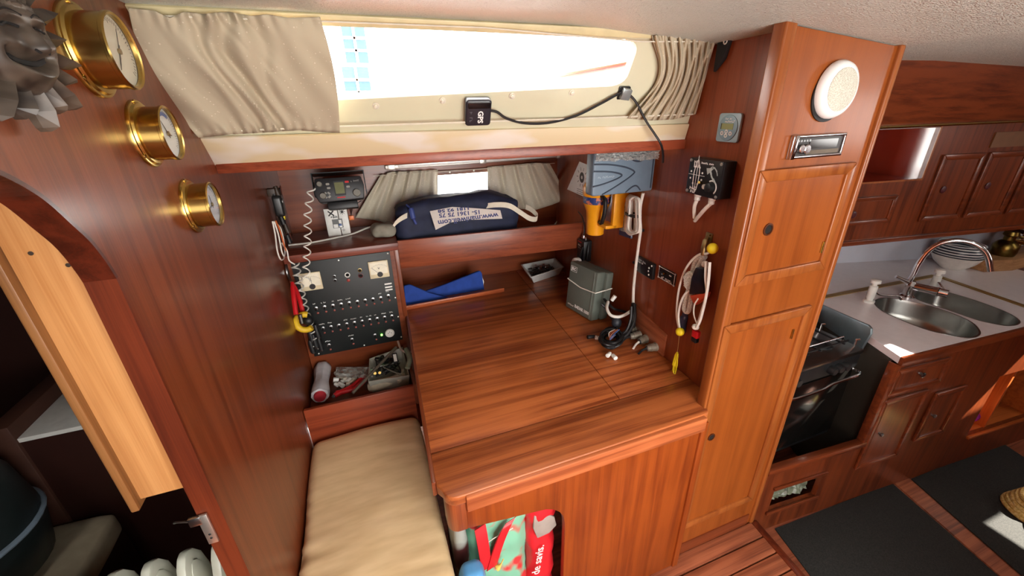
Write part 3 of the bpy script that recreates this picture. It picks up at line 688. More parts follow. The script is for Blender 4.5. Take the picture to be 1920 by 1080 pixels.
# --- tap
tb = PZ(1700, 556, GZ)
te = PZ(1857, 508, .925)
FT = Frame(tb, te - tb if False else V((te.x - tb.x, te.y - tb.y, 0)))
tp = thing('tap', 'chrome mixer tap with a tall curved spout over the sinks', 'tap', tb)
pts = [(1703, 530), (1712, 516), (1722, 495), (1738, 473), (1760, 458), (1790, 451), (1820, 455), (1842, 467), (1853, 484), (1857, 508)]
P = spl([FT.hit(*p) for p in pts], 6)
B().tube(P, .0115, 12).obj('spout', chrome, tp, smooth=True, world=True)
B().lathe([(.03, 0), (.03, .006), (.022, .012), (.02, .055), (.024, .065), (.018, .075), (.012, .085)], Matrix.Translation(tb), 20).obj('base', chrome, tp, smooth=True, world=True)
p0 = FT.hit(1708, 536); p1 = p0 + V((.02, -.10, .005))
B().tube([p0, p1], [.018, .022], 16).obj('valve_body', chrome, tp, smooth=True, world=True)
B().tube([p1, p1 + V((.01, -.03, .0))], [.020, .018], 16).obj('handle', chrome, tp, smooth=True, world=True)
B().tube([p0 + V((0, 0, .01)), p0 + V((-.05, .05, .04))], [.012, .008], 12).obj('lever', chrome, tp, smooth=True, world=True)
def pump(base, name, label, spout, h):
    t = thing('hand_pump', label, 'pump', base, 'galley hand pumps')
    B().lathe([(.024, 0), (.024, .010), (.014, .012), (.014, .020), (.017, .024), (.017, h * .72), (.010, h * .74), (.010, h * .84), (.021, h * .86), (.021, h * .97), (.015, h)], None, 18).obj('body', white, t, smooth=True)
    B().tube(spl([V((0, 0, h * .55)), *spout], 5), .0055, 10).obj('spout', chrome, t, smooth=True)
b0 = PZ(1628, 566, GZ); pe = PZ(1690, 562, GZ + .03) - b0
pump(b0, '', 'white galley hand pump with a thin chrome spout beside the stove guard', [pe * .3 + V((0, 0, .035)), pe * .85 + V((0, 0, .02)), pe], .12)
b0 = PZ(1745, 549, GZ); pump(b0, '', 'white galley hand pump standing behind the tap', [V((-.02, -.04, .05)), V((-.03, -.07, .02))], .13)
# --- stripey bowls and the lamp on a wooden box
bw = PZ(1783, 502, GZ)
bo = thing('nested_bowls', 'white bowl with navy striped bowl stacked inside on the rear counter', 'bowl', bw)
B().lathe([(.05, 0), (.052, .004), (.09, .04), (.115, .085), (.118, .086), (.108, .08), (.04, .012), (.002, .01)], None, 32).obj('outer_bowl', white, bo, smooth=True)
m_, nt_, bs_ = base_mat('navy_stripes'); MATS['navy_stripes'] = m_
wv = nt_.nodes.new('ShaderNodeTexWave'); wv.wave_type = 'BANDS'; wv.bands_direction = 'Z'; wv.inputs['Scale'].default_value = 22; tcx = nt_.nodes.new('ShaderNodeTexCoord'); nt_.links.new(tcx.outputs['Object'], wv.inputs['Vector'])
rpx = nt_.nodes.new('ShaderNodeValToRGB'); rpx.color_ramp.elements[0].color = S(30, 38, 52); rpx.color_ramp.elements[1].color = S(220, 222, 222); rpx.color_ramp.elements[0].position = .62; rpx.color_ramp.elements[1].position = .66
nt_.links.new(wv.outputs['Fac'], rpx.inputs[0]); nt_.links.new(rpx.outputs[0], bs_.inputs['Base Color']); bs_.inputs['Roughness'].default_value = .3
B().lathe([(.106, .08), (.113, .10), (.108, .125), (.098, .14), (.104, .15), (.096, .152), (.09, .14), (.06, .10), (.002, .09)], None, 32).obj('inner_bowl', m_, bo, smooth=True)
wb = PZ(1880, 508, GZ)
bxm = tag(B().prism([(wb.x - .12, wb.y + .03), (wb.x + .05, wb.y - .02), (wb.x + .55, wb.y - .02), (wb.x + .55, wb.y + .08), (wb.x - .10, wb.y + .17)], GZ, GZ + .07).obj('wooden_box', wood('beech_X', (150, 108, 70), (184, 140, 98), 'X', .5, 0), bevel=.004), 'pale wooden box on the rear counter under the brass lamp', 'box')
lb = V((wb.x + .14, wb.y + .06, GZ + .07)); lm = thing('brass_lamp', 'tarnished brass lamp with chrome fittings lying on the wooden box', 'lamp', lb)
B().lathe([(.05, 0), (.055, .02), (.055, .06), (.04, .08), (.025, .09), (.025, .11), (.035, .12), (.03, .14)], TR(-.06, 0, 0), 20).obj('font', plain('dark_brass', (120, 100, 50), .3, 1), lm, smooth=True)
B().lathe([(.03, 0), (.035, .02), (.03, .08), (.045, .10), (.045, .115), (.02, .13)], TR(.08, .02, 0), 20).obj('burner', chrome, lm, smooth=True)
B().tube([V((-.02, 0, .08)), V((.03, -.02, .07)), V((.12, -.05, .05)), V((.19, -.04, .05))], .014, 10).obj('arm', brass, lm, smooth=True)
B().tube([V((.10, -.06, .03)), V((.16, -.08, .01))], .012, 10).obj('knob', brass, lm, smooth=True)
# --- lower sink locker
ua = FGl.I @ V((cfl.x, cfl.y, 0)); u0 = ua.x
gl = thing('sink_locker', 'dark mahogany sink locker with a drawer, panel doors and an open cubby', 'locker', FGl.at(u0, FZ))
def gq(px, py, w=0): u, v = FGl.uv(px, py, w); return u - u0, v - FZ
hA, hB = gq(1834, 716), gq(1850, 806); hu0 = (hA[0] + hB[0]) / 2
hole = (hu0, hB[1], hu0 + .50, hA[1] - .005)
umax = 1.75
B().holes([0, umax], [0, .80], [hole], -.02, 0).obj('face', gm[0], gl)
rc = B(); rc.box(hole[0] - .02, hole[1] - .02, -.24, hole[2] + .02, hole[1], -.02); rc.box(hole[0] - .02, hole[3], -.24, hole[2] + .02, hole[3] + .02, -.02)
rc.box(hole[0] - .02, hole[1], -.24, hole[0], hole[3], -.02); rc.box(hole[2], hole[1], -.24, hole[2] + .02, hole[3], -.02); rc.box(hole[0], hole[1], -.26, hole[2], hole[3], -.24)
rc.obj('cubby', 'mahogany_orange_X', gl)
B().box(hole[0], hole[1] - .012, 0, hole[2], hole[1] + .004, .012).obj('cubby_lip', 'mahogany_orange_X', gl, .002)
B().box(hole[0] + .16, hole[1], -.22, hole[0] + .175, hole[3], -.015).obj('divider', 'mahogany_orange_Y', gl)
def knob(parent, u, v, w, r=.012): return B().lathe([(r * .6, 0), (r * .5, .006), (r, .010), (r, .014), (r * .6, .017)], TR(u, v, w), 16).obj('knob', steel, parent, smooth=True)
def qrect(pxs):
    q_ = [gq(*p) for p in pxs]; return (q_[0][0] + q_[3][0]) / 2, (q_[2][1] + q_[3][1]) / 2, (q_[1][0] + q_[2][0]) / 2, (q_[0][1] + q_[1][1]) / 2
r = qrect([(1676, 697), (1780, 664), (1760, 712), (1660, 742)]); dr = door(gl, *r, gm, 'drawer', fw=.022); k_ = gq(1722, 699); knob(dr, k_[0], k_[1], .006)
r = qrect([(1652, 754), (1740, 724), (1678, 850), (1598, 880)]); dr = door(gl, *r, gm, 'door', fw=.024); k_ = gq(1645, 810); knob(dr, k_[0], k_[1], .006, .009)
r = qrect([(1752, 738), (1812, 717), (1764, 806), (1705, 828)]); dr = door(gl, *r, gm, 'door', fw=.024); k_ = gq(1744, 776); knob(dr, k_[0], k_[1], .006, .009)
# side towards the stove
B().prism([(cfl.x + .008, cfl.y + .02), (cfl.x + .028, cfl.y + .02), (cbl.x + .02, cbl.y), (cbl.x, cbl.y)], FZ, .703).obj('wall_counter_side', plain('dark_lining', (52, 48, 40), .6), keep=True)
struct(bpy.data.objects['wall_counter_side'])
e0, e1 = PZ(1620, 648, .70), PZ(1686, 668, GZ)
# purple and white thing in the cubby
pk = FGl.p(u0 + hole[0] + .27, FZ + hole[1], -.10)
cb_ = thing('cleaning_bottle', 'white and purple bottle lying in the sunlit cubby', 'bottle', pk)
B().lathe([(.02, -.10), (.035, -.095), (.036, .03), (.016, .06), (.016, .075)], Matrix.Translation((0, 0, .037)) @ Matrix.Rotation(.15, 4, 'Z'), 18, 'X').obj('body', white, cb_, smooth=True)
B().lathe([(.018, -.14), (.03, -.135), (.0365, -.10), (.0365, -.06), (.03, -.055)], Matrix.Translation((0, 0, .038)) @ Matrix.Rotation(.15, 4, 'Z'), 18, 'X').obj('cap', plain('purple', (140, 40, 190), .4), cb_, smooth=True)
# --- stove bay front
bf = thing('stove_bay', 'dark mahogany boards framing the stove opening with a vent slot', 'cabinetry', FGl.at(0, FZ))
def bq(px, py, w=0): u, v = FGl.uv(px, py, w); return u, v - FZ
ul, ur = -.118, u0
vt = (bq(1430, 893)[1] + bq(1600, 832)[1]) / 2
v0_ = bq(1449, 919); v1_ = bq(1552, 883); v2_ = bq(1442, 960); v3_ = bq(1523, 929)
vh = (.00 + v0_[0] * .5 + v2_[0] * .5, (v2_[1] + v3_[1]) / 2, (v1_[0] + v3_[0]) / 2, (v0_[1] + v1_[1]) / 2)
B().holes([ul, ur], [0, vt], [vh], -.02, 0).obj('lower_board', gm[0], bf)
B().box(ul, vt - .012, -.02, ur + .03, vt + .014, .012).obj('sill', 'mahogany_galley_X', bf, .003)
B().box(ur - .005, vt, -.02, ur + .03, .80, .010).obj('side_trim', 'mahogany_galley_X', bf, .003)
B().box(vh[0] - .012, vh[3] - .004, 0, vh[2] + .012, vh[3] + .010, .010).obj('vent_trim', 'mahogany_galley_X', bf, .002)
B().box(vh[0] - .012, vh[1] - .012, 0, vh[2] + .012, vh[1] + .004, .010).obj('vent_trim', 'mahogany_galley_X', bf, .002)
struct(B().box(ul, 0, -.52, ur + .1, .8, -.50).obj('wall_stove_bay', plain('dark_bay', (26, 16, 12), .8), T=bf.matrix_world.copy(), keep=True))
# plastic bag inside the vent
pbm = B().grid(lambda s, t: FGl.p(lerp(vh[0] + .01, vh[2] - .01, s), FZ + vh[1] + .006 + (vh[3] - vh[1]) * t * (.35 + .45 * s + .25 * nz((s * 5, 2, 2))), -.035 - .03 * t + .020 * nz((s * 7, t * 4, 1)) + .010 * nz((s * 19, t * 9, 5))), 24, 8).obj('plastic_bag', plain('bag_pale', (104, 112, 94), .35, var=.45, nscale=40))
sm = pbm.modifiers.new('thick', 'SOLIDIFY'); sm.thickness = .001
tag(pbm, 'crumpled pale plastic bag behind the low vent slot', 'bag')
# --- stove
sx0, sx1, sy0, sy1, sz = 1.385, 1.835, .835, 1.235, .715
sv = thing('stove', 'black galley stove with pan rails, oven door and a steel handle', 'stove', (1.6, 1.0, .2))
B().box(sx0, sy0 + .012, .26, sx1, sy1, sz - .02).obj('body', plain('stove_black', (20, 20, 21), .35), sv, .004, world=True)
B().box(sx0 - .004, sy0 - .004, sz - .02, sx1 + .004, sy1, sz).obj('hob', plain('stove_steel', (120, 116, 112), .3, 1), sv, .004, world=True)
B().box(sx0, sy0, sz - .085, sx1, sy0 + .012, sz - .022).obj('control_panel', black, sv, .002, world=True)
B().box(sx0 + .01, sy0 + .002, .29, sx1 - .01, sy0 + .012, sz - .095).obj('oven_door', plain('oven_glass', (16, 15, 14), .12), sv, .003, world=True)
for x in (1.43, 1.46, 1.66, 1.70, 1.74):
    B().lathe([(.018, 0), (.018, .012), (.015, .024), (.004, .025)], Matrix.Translation((x, sy0, sz - .053)) @ Matrix.Rotation(PI / 2, 4, 'X'), 16).obj('knob', black, sv, smooth=True, world=True)
hz = sz - .105
B().tube(spl([(sx0 + .02, sy0, hz), (sx0 + .03, sy0 - .035, hz), (1.58, sy0 - .038, hz), (1.64, sy0 - .038, hz + .012), (sx1 - .03, sy0 - .035, hz + .012), (sx1 - .02, sy0, hz + .012)], 5), .006, 8).obj('handle', chrome, sv, smooth=True, world=True)
for y in (.90, 1.02, 1.14):
    B().tube([(sx0 + .02, y, sz), (sx0 + .02, y, sz + .03), (sx1 - .03, y, sz + .03), (sx1 - .03, y, sz)], .003, 6).obj('pan_rail', chrome, sv, world=True)
for y, x in ((.92, 1.50), (.92, 1.71), (1.10, 1.50), (1.10, 1.71)):
    B().lathe([(.04, 0), (.04, .008), (.028, .014), (.004, .015)], Matrix.Translation((x, y, sz)), 20).obj('burner', black, sv, smooth=True, world=True)
B().box(sx0 + .01, .88, sz + .016, sx1 - .02, .886, sz + .022).obj('grate_bar', black, sv, world=True)
for k in range(6): B().box(1.42 + k * .07, .87, sz + .015, 1.426 + k * .07, 1.16, sz + .021).obj('grate_bar', black, sv, world=True)
for (x, y) in ((sx1 - .015, .86), (sx1 - .015, 1.0)): B().tube([(x, y, sz), (x, y, sz + .035), (x + .005, y - .01, sz + .04)], .004, 8).obj('clip', chrome, sv, world=True)
# steel guard along the counter side
FGu = Frame(cbl, (cfl.x - cbl.x, cfl.y - cbl.y, 0))
B().prism([FGu.uv(*p, .012) for p in ((1530, 566), (1600, 597), (1628, 609), (1634, 616), (1633, 626), (1614, 657), (1516, 592))], .003, .015).obj('stove_guard', plain('guard_steel', (112, 126, 132), .35, .6), None, .004, T=FGu.M)
tag(bpy.data.objects['stove_guard'], 'blue grey steel heat guard on the counter edge beside the stove', 'guard')
# --- upper lockers, frieze and rail
la, lbv = V((1.36, 1.158, 1.55)), V((3.4, .972, 1.55))
ld = (lbv - la).normalized(); ln = V((ld.y, -ld.x, 0)).normalized()
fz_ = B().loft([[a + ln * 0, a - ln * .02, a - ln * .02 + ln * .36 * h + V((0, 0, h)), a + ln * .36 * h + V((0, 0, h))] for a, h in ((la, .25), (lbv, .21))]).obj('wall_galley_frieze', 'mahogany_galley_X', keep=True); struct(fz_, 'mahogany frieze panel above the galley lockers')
rl = B().tube([la + ln * .006 + V((0, 0, .002)), lbv + ln * .006 + V((0, 0, .002))], .006, 8).obj('brass_rail', brass, smooth=True); tag(rl, 'thin brass rail along the galley frieze', 'rail')
upk = thing('upper_locker', 'mahogany upper galley lockers with an open pigeonhole and panel doors', 'locker', FUp.at(0, 1.0))
def uq(px, py): u, v = FUp.uv(px, py); return u, v - 1.0
oR = (uq(1765, 240)[0] + uq(1726, 338)[0]) / 2; oB = (uq(1612, 343)[1] + uq(1725, 337)[1]) / 2
ohole = (-.1, oB, oR, .53)
B().holes([-.25, 2.0], [0, .55], [ohole], -.02, 0).obj('face', gm[0], upk)
B().box(-.25, -.012, -.02, 2.0, .012, .012).obj('bottom_rail', gm[1], upk, .003)
glossr = plain('pigeonhole_gloss', (132, 44, 28), .1, var=.12, coat=1, nscale=5)
cb2 = B(); cb2.box(ohole[0], oB - .015, -.30, oR, oB, -.02); cb2.box(oR, oB - .015, -.30, oR + .015, .55, -.02); cb2.box(.20, oB, -.32, oR, .55, -.30); cb2.box(ohole[0], .53, -.30, oR, .55, -.02); cb2.obj('pigeonhole', glossr, upk)
B().box(-.25, -.012, -.85, 2.0, .0, -.021).obj('bottom_board', gm[1], upk)
B().box(oR - .004, oB, 0, oR + .004, .55, .004).obj('edge_strip', 'post_Z', upk)
B().box(ohole[0], oB - .004, 0, oR, oB + .004, .004).obj('edge_strip', 'post_Z', upk)
def urect(pxs):
    q_ = [uq(*p) for p in pxs]; return (q_[0][0] + q_[3][0]) / 2, (q_[2][1] + q_[3][1]) / 2, (q_[1][0] + q_[2][0]) / 2, (q_[0][1] + q_[1][1]) / 2
plum = plain('plum_knob', (70, 26, 30), .4)
def pknob(d, px, py):
    k_ = uq(px, py); B().lathe([(.016, 0), (.018, .004), (.012, .007), (.004, .006)], TR(k_[0], k_[1], .006), 16).obj('knob', plum, d, smooth=True)
r = urect([(1592, 372), (1684, 364), (1660, 416), (1580, 424)]); d_ = door(upk, *r, gm, fw=.022); pknob(d_, 1597, 402)
r = urect([(1769, 291), (1846, 285), (1793, 408), (1716, 416)]); dw_ = r[2] - r[0]; d_ = door(upk, *r, gm, fw=.026); pknob(d_, 1765, 355)
for k, (kx, ky) in enumerate(((1848, 348), (1922, 342))):
    a = (r[0] + (dw_ + .03) * (k + 1), r[1], r[2] + (dw_ + .03) * (k + 1), r[3]); d_ = door(upk, *a, gm, fw=.026); pknob(d_, kx, ky)
q_ = uq(1872, 268); B().box(q_[0] - .05, q_[1] - .02, 0, q_[0] + .35, q_[1] + .05, .006).obj('label_plate', plain('tan_plate', (112, 72, 40), .5), upk)
# cloth hanging in the pigeonhole
ck = B().grid(lambda s, t: FUp.p(lerp(uq(1612, 300)[0], uq(1637, 300)[0], s), 1.0 + oB + .01 + t * .2, -.05 + .012 * math.sin(s * 12 + t * 3)), 10, 6).obj('grey_cloth', plain('grey_cloth', (150, 146, 136), .9)); ck.modifiers.new('t', 'SOLIDIFY').thickness = .004
tag(ck, 'grey cloth hanging in the open pigeonhole', 'cloth')
# backsplash
w0_, w1_ = PZ(1555, 494, GZ), PZ(1720, 486, GZ)
dd = (w1_ - w0_).normalized()
a, c = w0_ - dd * 1.2, w1_ + dd * 1.6; nb = V((-dd.y, dd.x, 0)) * .02
struct(B().loft([[p, p + nb, p + nb + V((0, 0, .25)), p + V((0, 0, .25))] for p in (a, c)]).obj('wall_backsplash', plain('backsplash_white', (206, 210, 222), .4, var=.02), keep=True), 'white galley backsplash below the upper lockers')
# ================================================================== things on the left bulkhead
def rect_uv(F, pxs, w=0):
    """TL, TR, BR, BL pixels -> centre u, v and half sizes on plane F"""
    q_ = [F.uv(px, py, w) for px, py in pxs]
    u0_ = (q_[0][0] + q_[3][0]) / 2; u1_ = (q_[1][0] + q_[2][0]) / 2; v1_ = (q_[0][1] + q_[1][1]) / 2; v0_ = (q_[2][1] + q_[3][1]) / 2
    return (u0_ + u1_) / 2, (v0_ + v1_) / 2, (u1_ - u0_) / 2, (v1_ - v0_) / 2
def gauge(c, R_, depth, label, hands, dial):
    t = thing('brass_gauge', label, 'gauge', FLb.at(c[0], c[1]), 'brass instruments on the bulkhead')
    rc = R_ * .80
    B().lathe([(R_, 0), (R_, .003), (R_ * .985, .005), (R_ * .93, .0055), (R_ * .90, .009), (rc * 1.02, .010)], None, 48).obj('flange', brass, t, smooth=True)
    cs = B().lathe([(rc, .005), (rc, depth - .004), (rc * 1.03, depth - .003), (rc * 1.03, depth + .001), (rc * .99, depth + .003), (rc * .93, depth + .0015), (rc * .92, depth - .004)], None, 48, cap=False).obj('case', brass, t, smooth=True)
    d_ = B().lathe([(rc * .94, depth - .0065), (rc * .94, depth - .0055), (.0005, depth - .0055)], None, 40).obj('dial', dial, t)
    b = B(); z = depth - .0055
    for k in range(40):
        a = PI * (-.25 + 1.5 * k / 39); l = .09 if k % 5 else .15; b.box(-.0004, rc * (.86 - l), z, .0004, rc * .86, z + .0002, Matrix.Rotation(a - PI / 2, 4, 'Z'))
    b.obj('scale_marks', ink, d_)
    for a, l, w_ in hands:
        B().prism([(-w_, -l * .35), (w_, -l * .35), (w_ * .6, l * .7), (0, l), (-w_ * .6, l * .7)], z + .0008, z + .0014, Matrix.Rotation(a, 4, 'Z') ).obj('hand', ink, t)
    B().lathe([(.004, z), (.004, z + .003), (.001, z + .0032)], None, 14).obj('hub', brass_old, t, smooth=True)
    for k in range(3):
        a = PI / 2 + k * 2 * PI / 3 + .15; B().lathe([(.0032, .005), (.0032, .0068), (.001, .0078)], TR(R_ * .955 * math.cos(a), R_ * .955 * math.sin(a)), 10).obj('screw', brass, t, smooth=True)
    # thin glass
    B().lathe([(rc * .92, depth - .0012), (rc * .92, depth - .0007)], None, 40).obj('glass', pane, t)
    return t
dial_c = plain('dial_cream', (228, 224, 200), .5, var=.03)
gauge((.850, 1.740), .0625, .044, 'large brass barometer with a cream dial beside the carved sun mask', [(2.6, .030, .0016), (-.45, .034, .0008)], dial_c)
g2 = gauge((.940, 1.623), .0555, .040, 'brass tide clock with a blue arc on its white dial', [(.6, .026, .0012), (-1.9, .016, .0012)], dialw)
z = .040 - .0052; rr = .0555 * .8
B().prism(circ(rr * .8, 16, a0=.9, a1=2.6, ex=True) + circ(rr * .66, 16, a0=2.6, a1=.9, ex=True), z, z + .0003).obj('blue_arc', plain('arc_blue', (70, 100, 160), .5), g2)
gauge((1.042, 1.476), .0565, .042, 'brass thermometer gauge with a pale dial lowest on the bulkhead', [(0.1, .020, .0012), (PI / 2 + .3, .018, .0012)], plain('dial_pale', (216, 222, 230), .5, var=.03))
# --- carved sun mask
mk = thing('sun_mask', 'dark carved wooden sun face mask with pointed rays', 'mask', FLb.at(.642, 1.729, .006) @ Matrix.Rotation(-.14, 4, 'Y'))
carv = two_tone('carved_wood', (40, 33, 28), (96, 84, 72), 40, .3, .75, .42, stretch=(1, 1, .4), bump=.3)
def mh(x, y):
    r2 = (x / .046) ** 2 + (y / .056) ** 2
    h = .026 * math.sqrt(max(0, 1 - min(1, r2) ** 1.4)) + .014
    g = lambda cx_, cy_, sx_, sy_: math.exp(-((x - cx_) / sx_) ** 2 - ((y - cy_) / sy_) ** 2)
    h += .009 * g(0, -.004, .0065, .013) + .006 * g(0, -.012, .010, .006)                   # nose
    for s in (-1, 1):
        h += .005 * g(s * .019, .019 - abs(x) * .08, .014, .0045)                            # brow
        h -= .008 * g(s * .018, .009, .010, .004); h += .005 * g(s * .018, .0075, .006, .0022)   # eye
        h += .005 * g(s * .026, -.010, .010, .009)                                          # cheek
    h += .0022 * math.sin(y * 900) * max(0, min(1, (y - .022) / .01)) * (r2 < .9)          # brow lines
    my = -.024 + 10 * x * x
    h -= .014 * math.exp(-((y - my) / .0055) ** 2) * (1 if abs(x) < .027 else math.exp(-((abs(x) - .027) / .004) ** 2))
    h += .006 * math.exp(-((y - (-.037 + 11 * x * x)) / .005) ** 2) * math.exp(-(x / .026) ** 2)
    return h
def mface(s, t):
    a = 2 * PI * s; x, y = .046 * t * math.cos(a), .056 * t * math.sin(a); return V((x, y, mh(x, y) if t < .995 else .004))
B().grid(mface, 72, 30).obj('face', carv, mk, smooth=True)
def mline(pts, r_, name): B().tube(spl([V((x, y, mh(x, y) + .0004)) for x, y in pts], 5), r_, 6).obj(name, plain('carving_shadow', (14, 10, 8), .8), mk, smooth=True)
mline([(-.026, -.017), (-.014, -.0225), (0, -.0245), (.014, -.0225), (.026, -.017)], [.0008] + [.0042] * 18 + [.0008] * 2, 'mouth')
for s in (-1, 1): mline([(s * .009, .008), (s * .017, .0105), (s * .026, .007)], .0016, 'eye'); mline([(s * .006, .0185), (s * .018, .0225), (s * .030, .016)], .0010, 'brow_line')
for s in (-1, 1): mline([(s * .005, -.015), (s * .009, -.012)], .0014, 'nostril')
for k in range(20):
    a = 2 * PI * k / 20 + .1; L_ = .088 if k % 2 else .076; w_ = .0088
    T = Matrix.Rotation(a, 4, 'Z')
    b = B(); r0, rm, r1 = .040, .078, L_ + .004
    rings = []
    for x, hw_, zt in ((r0, w_ * .7, .024), (rm * .9, w_, .028), (r1 * .95, w_ * .55, .024), (r1, .001, .014)):
        rings.append([T @ V((x, -hw_, .004)), T @ V((x, -hw_, zt * .45)), T @ V((x, 0, zt)), T @ V((x, hw_, zt * .45)), T @ V((x, hw_, .004))])
    b.loft(rings).obj('sun_ray', carv, mk)
# ================================================================== curtains, wires, GPS
def px_line(pts, s):
    """arc-length interpolation along a pixel polyline"""
    L_ = [0]
    for a, b_ in zip(pts, pts[1:]): L_.append(L_[-1] + math.hypot(b_[0] - a[0], b_[1] - a[1]))
    d = s * L_[-1]
    for i in range(len(pts) - 1):
        if d <= L_[i + 1] + 1e-9:
            t = (d - L_[i]) / (L_[i + 1] - L_[i]); return lerp(pts[i][0], pts[i + 1][0], t), lerp(pts[i][1], pts[i + 1][1], t)
    return pts[-1]
fab = two_tone('dotted_curtain', (204, 194, 172), (180, 168, 144), 95, .10, .17, .9, 'VORO')
def curtain(top, bot, proj, fold, label, nu=90, nv=26, bulge=None, group=None, name='curtain', fab_=None):
    def fn(s, t):
        a, c = px_line(top, s), px_line(bot, s); px, py = lerp(c[0], a[0], t), lerp(c[1], a[1], t)
        if bulge: px += bulge(s, t)
        return proj(px, py, fold(s, t))
    o = B().grid(fn, nu, nv).obj(name, fab_ or fab, smooth=True)
    m = o.modifiers.new('cloth_thickness', 'SOLIDIFY'); m.thickness = .0018; m.offset = 0
    return tag(o, label, 'curtain', group)
def foldL(s, t):
    g = math.exp(-((s - .48) / .20) ** 2)
    f = .009 * g * math.sin(40 * s + 9 * nz((s * 3, t * 1.5, 3)) + 6 * t) + .010 * nz((s * 7 + t * 2.5, t * 1.6, 9)) + .004 * g * nz((s * 30 + 10 * t, t * 3, 4))
    e = .006 * math.sin(90 * s + 1) * (math.exp(-((1 - t) / .09) ** 2) + math.exp(-(t / .07) ** 2)) * (.35 + g)
    return .030 + f + e + .012 * math.sin(PI * t)
curtain([(240, 15), (290, 20), (318, 34), (345, 22), (380, 26), (430, 22), (470, 30), (500, 27), (540, 33), (600, 32)], [(372, 258), (430, 252), (500, 248), (560, 244), (600, 247), (637, 249)], PS, foldL, 'long taupe curtain drawn aside next to the brass instruments', 150, 34, group=None,
        bulge=lambda s, t: -26 * (1 - s) ** 2 * math.sin(PI * t) + 9 * s * math.sin(PI * t))
def foldR(s, t):
    return .018 + .006 * math.sin(52 * s + 6 * t + 1.5 * math.sin(4 * t + 3 * s)) + .004 * math.sin(83 * s - 5 * t + 1) + .003 * math.sin(120 * s) * math.exp(-((1 - t) / .08) ** 2)
curtain([(1222, 67), (1262, 62), (1300, 64), (1343, 70)], [(1176, 222), (1222, 226), (1262, 224), (1304, 214)], PS, foldR, 'short gathered taupe curtain at the locker end of the long window', 130, 26,
        bulge=lambda s, t: (1 - s) * (34 * math.sin(PI * t) ** 1.2 - 6 * t * 0))
# small curtains in front of the small window
PBk = lambda px, py, w: FBk.hit(px, py, w)
fabg = two_tone('grey_dotted_curtain', (230, 224, 208), (196, 188, 168), 95, .12, .18, .9, 'VORO')
fs = lambda ph: (lambda s, t: .030 + .010 * math.sin(34 * s + ph + 2 * t) + .004 * math.sin(61 * s + 2 * ph) + .006 * (1 - t))
curtain([(714, 328), (735, 322), (770, 321), (821, 318)], [(666, 408), (700, 412), (735, 420), (775, 398), (821, 390)], PBk, fs(.5), 'short dotted curtain beside the VHF radio at the small window', 80, 20, fab_=fabg)
curtain([(914, 313), (960, 309), (1005, 305), (1030, 306)], [(915, 384), (960, 390), (1003, 394), (1035, 384), (1067, 371)], PBk, fs(2.), 'short dotted curtain at the small window above the navy bag', 80, 20, fab_=fabg)
# curtain wires
wr = tag(B().tube([PS(300, 30, .026), PS(600, 40, .020), PS(910, 52, .020), PS(1200, 78, .020), PS(1340, 78, .018)], .0018, 6).obj('curtain_wire', offwhite), 'thin ivory curtain wire above the long window', 'wire')
wr = tag(B().tube([PS(440, 245, .024), PS(640, 237, .022), PS(1176, 219, .020), PS(1300, 214, .018)], .0024, 6).obj('curtain_wire', offwhite), 'thin ivory curtain wire below the long window', 'wire')
wr = tag(B().tube([FBk.hit(700, 330, .03), FBk.hit(820, 322, .03), FBk.hit(915, 316, .03), FBk.hit(1040, 306, .03)], .0018, 6).obj('curtain_wire', offwhite), 'thin curtain wire carrying the short dotted curtains', 'wire')
# aluminium strip light
a, c = FBk.hit(722, 314, .02), FBk.hit(1062, 291, .02)
d = (c - a).normalized(); up_ = V((0, 0, 1)); sl = thing('strip_light', 'slim aluminium strip light rail above the small window', 'light', a)
B().loft([[p + V((0, -.010, -.010)), p + V((0, .018, -.010)), p + V((0, .018, .010)), p + V((0, -.010, .010))] for p in (a, c)]).obj('rail', alu, sl, .002, world=True)
B().loft([[p + V((0, -.013, -.004)), p + V((0, -.009, -.004)), p + V((0, -.009, .004)), p + V((0, -.013, .004))] for p in (a + d * .06, c - d * .03)]).obj('tube', white, sl, world=True)
for f in (.03, .5, .95): p = a.lerp(c, f); B().cbox((p.x, p.y - .004, p.z), (.035, .026, .024)).obj('clip', alu, sl, .002, world=True)
# GPS puck
u, v = side_uv(896, 208, .012); nrm = side_n(u, v); xax = (side(u + .01, v) - side(u - .01, v)).normalized(); yax = nrm.cross(xax)
TG = Matrix.Translation(side_at(u, v, .010)) @ Matrix((xax, yax, nrm)).transposed().to_4x4()
gp = thing('gps_receiver', 'black mouse shaped GPS receiver on the ledge of the long window', 'receiver', TG)
B().prism(rrect(-.036, -.036, .034, .036, .009), -.006, .016).obj('body', plain('gps_black', (36, 36, 44), .3), gp, .005, 3)
B().prism(rrect(-.030, .014, .030, .032, .004), .0155, .0185).obj('cap', blackg, gp, .002)
text('GPS', .020, wht, gp, Matrix.Translation((.004, -.010, .0163)) @ Matrix.Rotation(-PI / 2, 4, 'Z'), bold=.0006)
scribble(.030, .009, plain('grey_print', (84, 84, 90), .5), gp, Matrix.Translation((-.020, -.010, .0160)) @ Matrix.Rotation(-PI / 2, 4, 'Z'))
pts = [PS(917, 207, .018), PS(932, 210, .02), PS(950, 222, .022), PS(985, 231, .022), PS(1030, 230, .022), PS(1080, 217, .02), PS(1125, 195, .016), PS(1160, 176, .012), PS(1172, 174, .012), PS(1190, 188, .02), PS(1212, 228, .035)]
pts += [PY(1228, 252, 1.085), PY(1239, 270, 1.08), PY(1243, 288, 1.10), PY(1243, 304, 1.14)]
tag(B().tube(spl(pts, 8), .0035, 8).obj('gps_cable', cordb, smooth=True), 'thin black cable hanging from the GPS receiver to the bulkhead', 'cable')
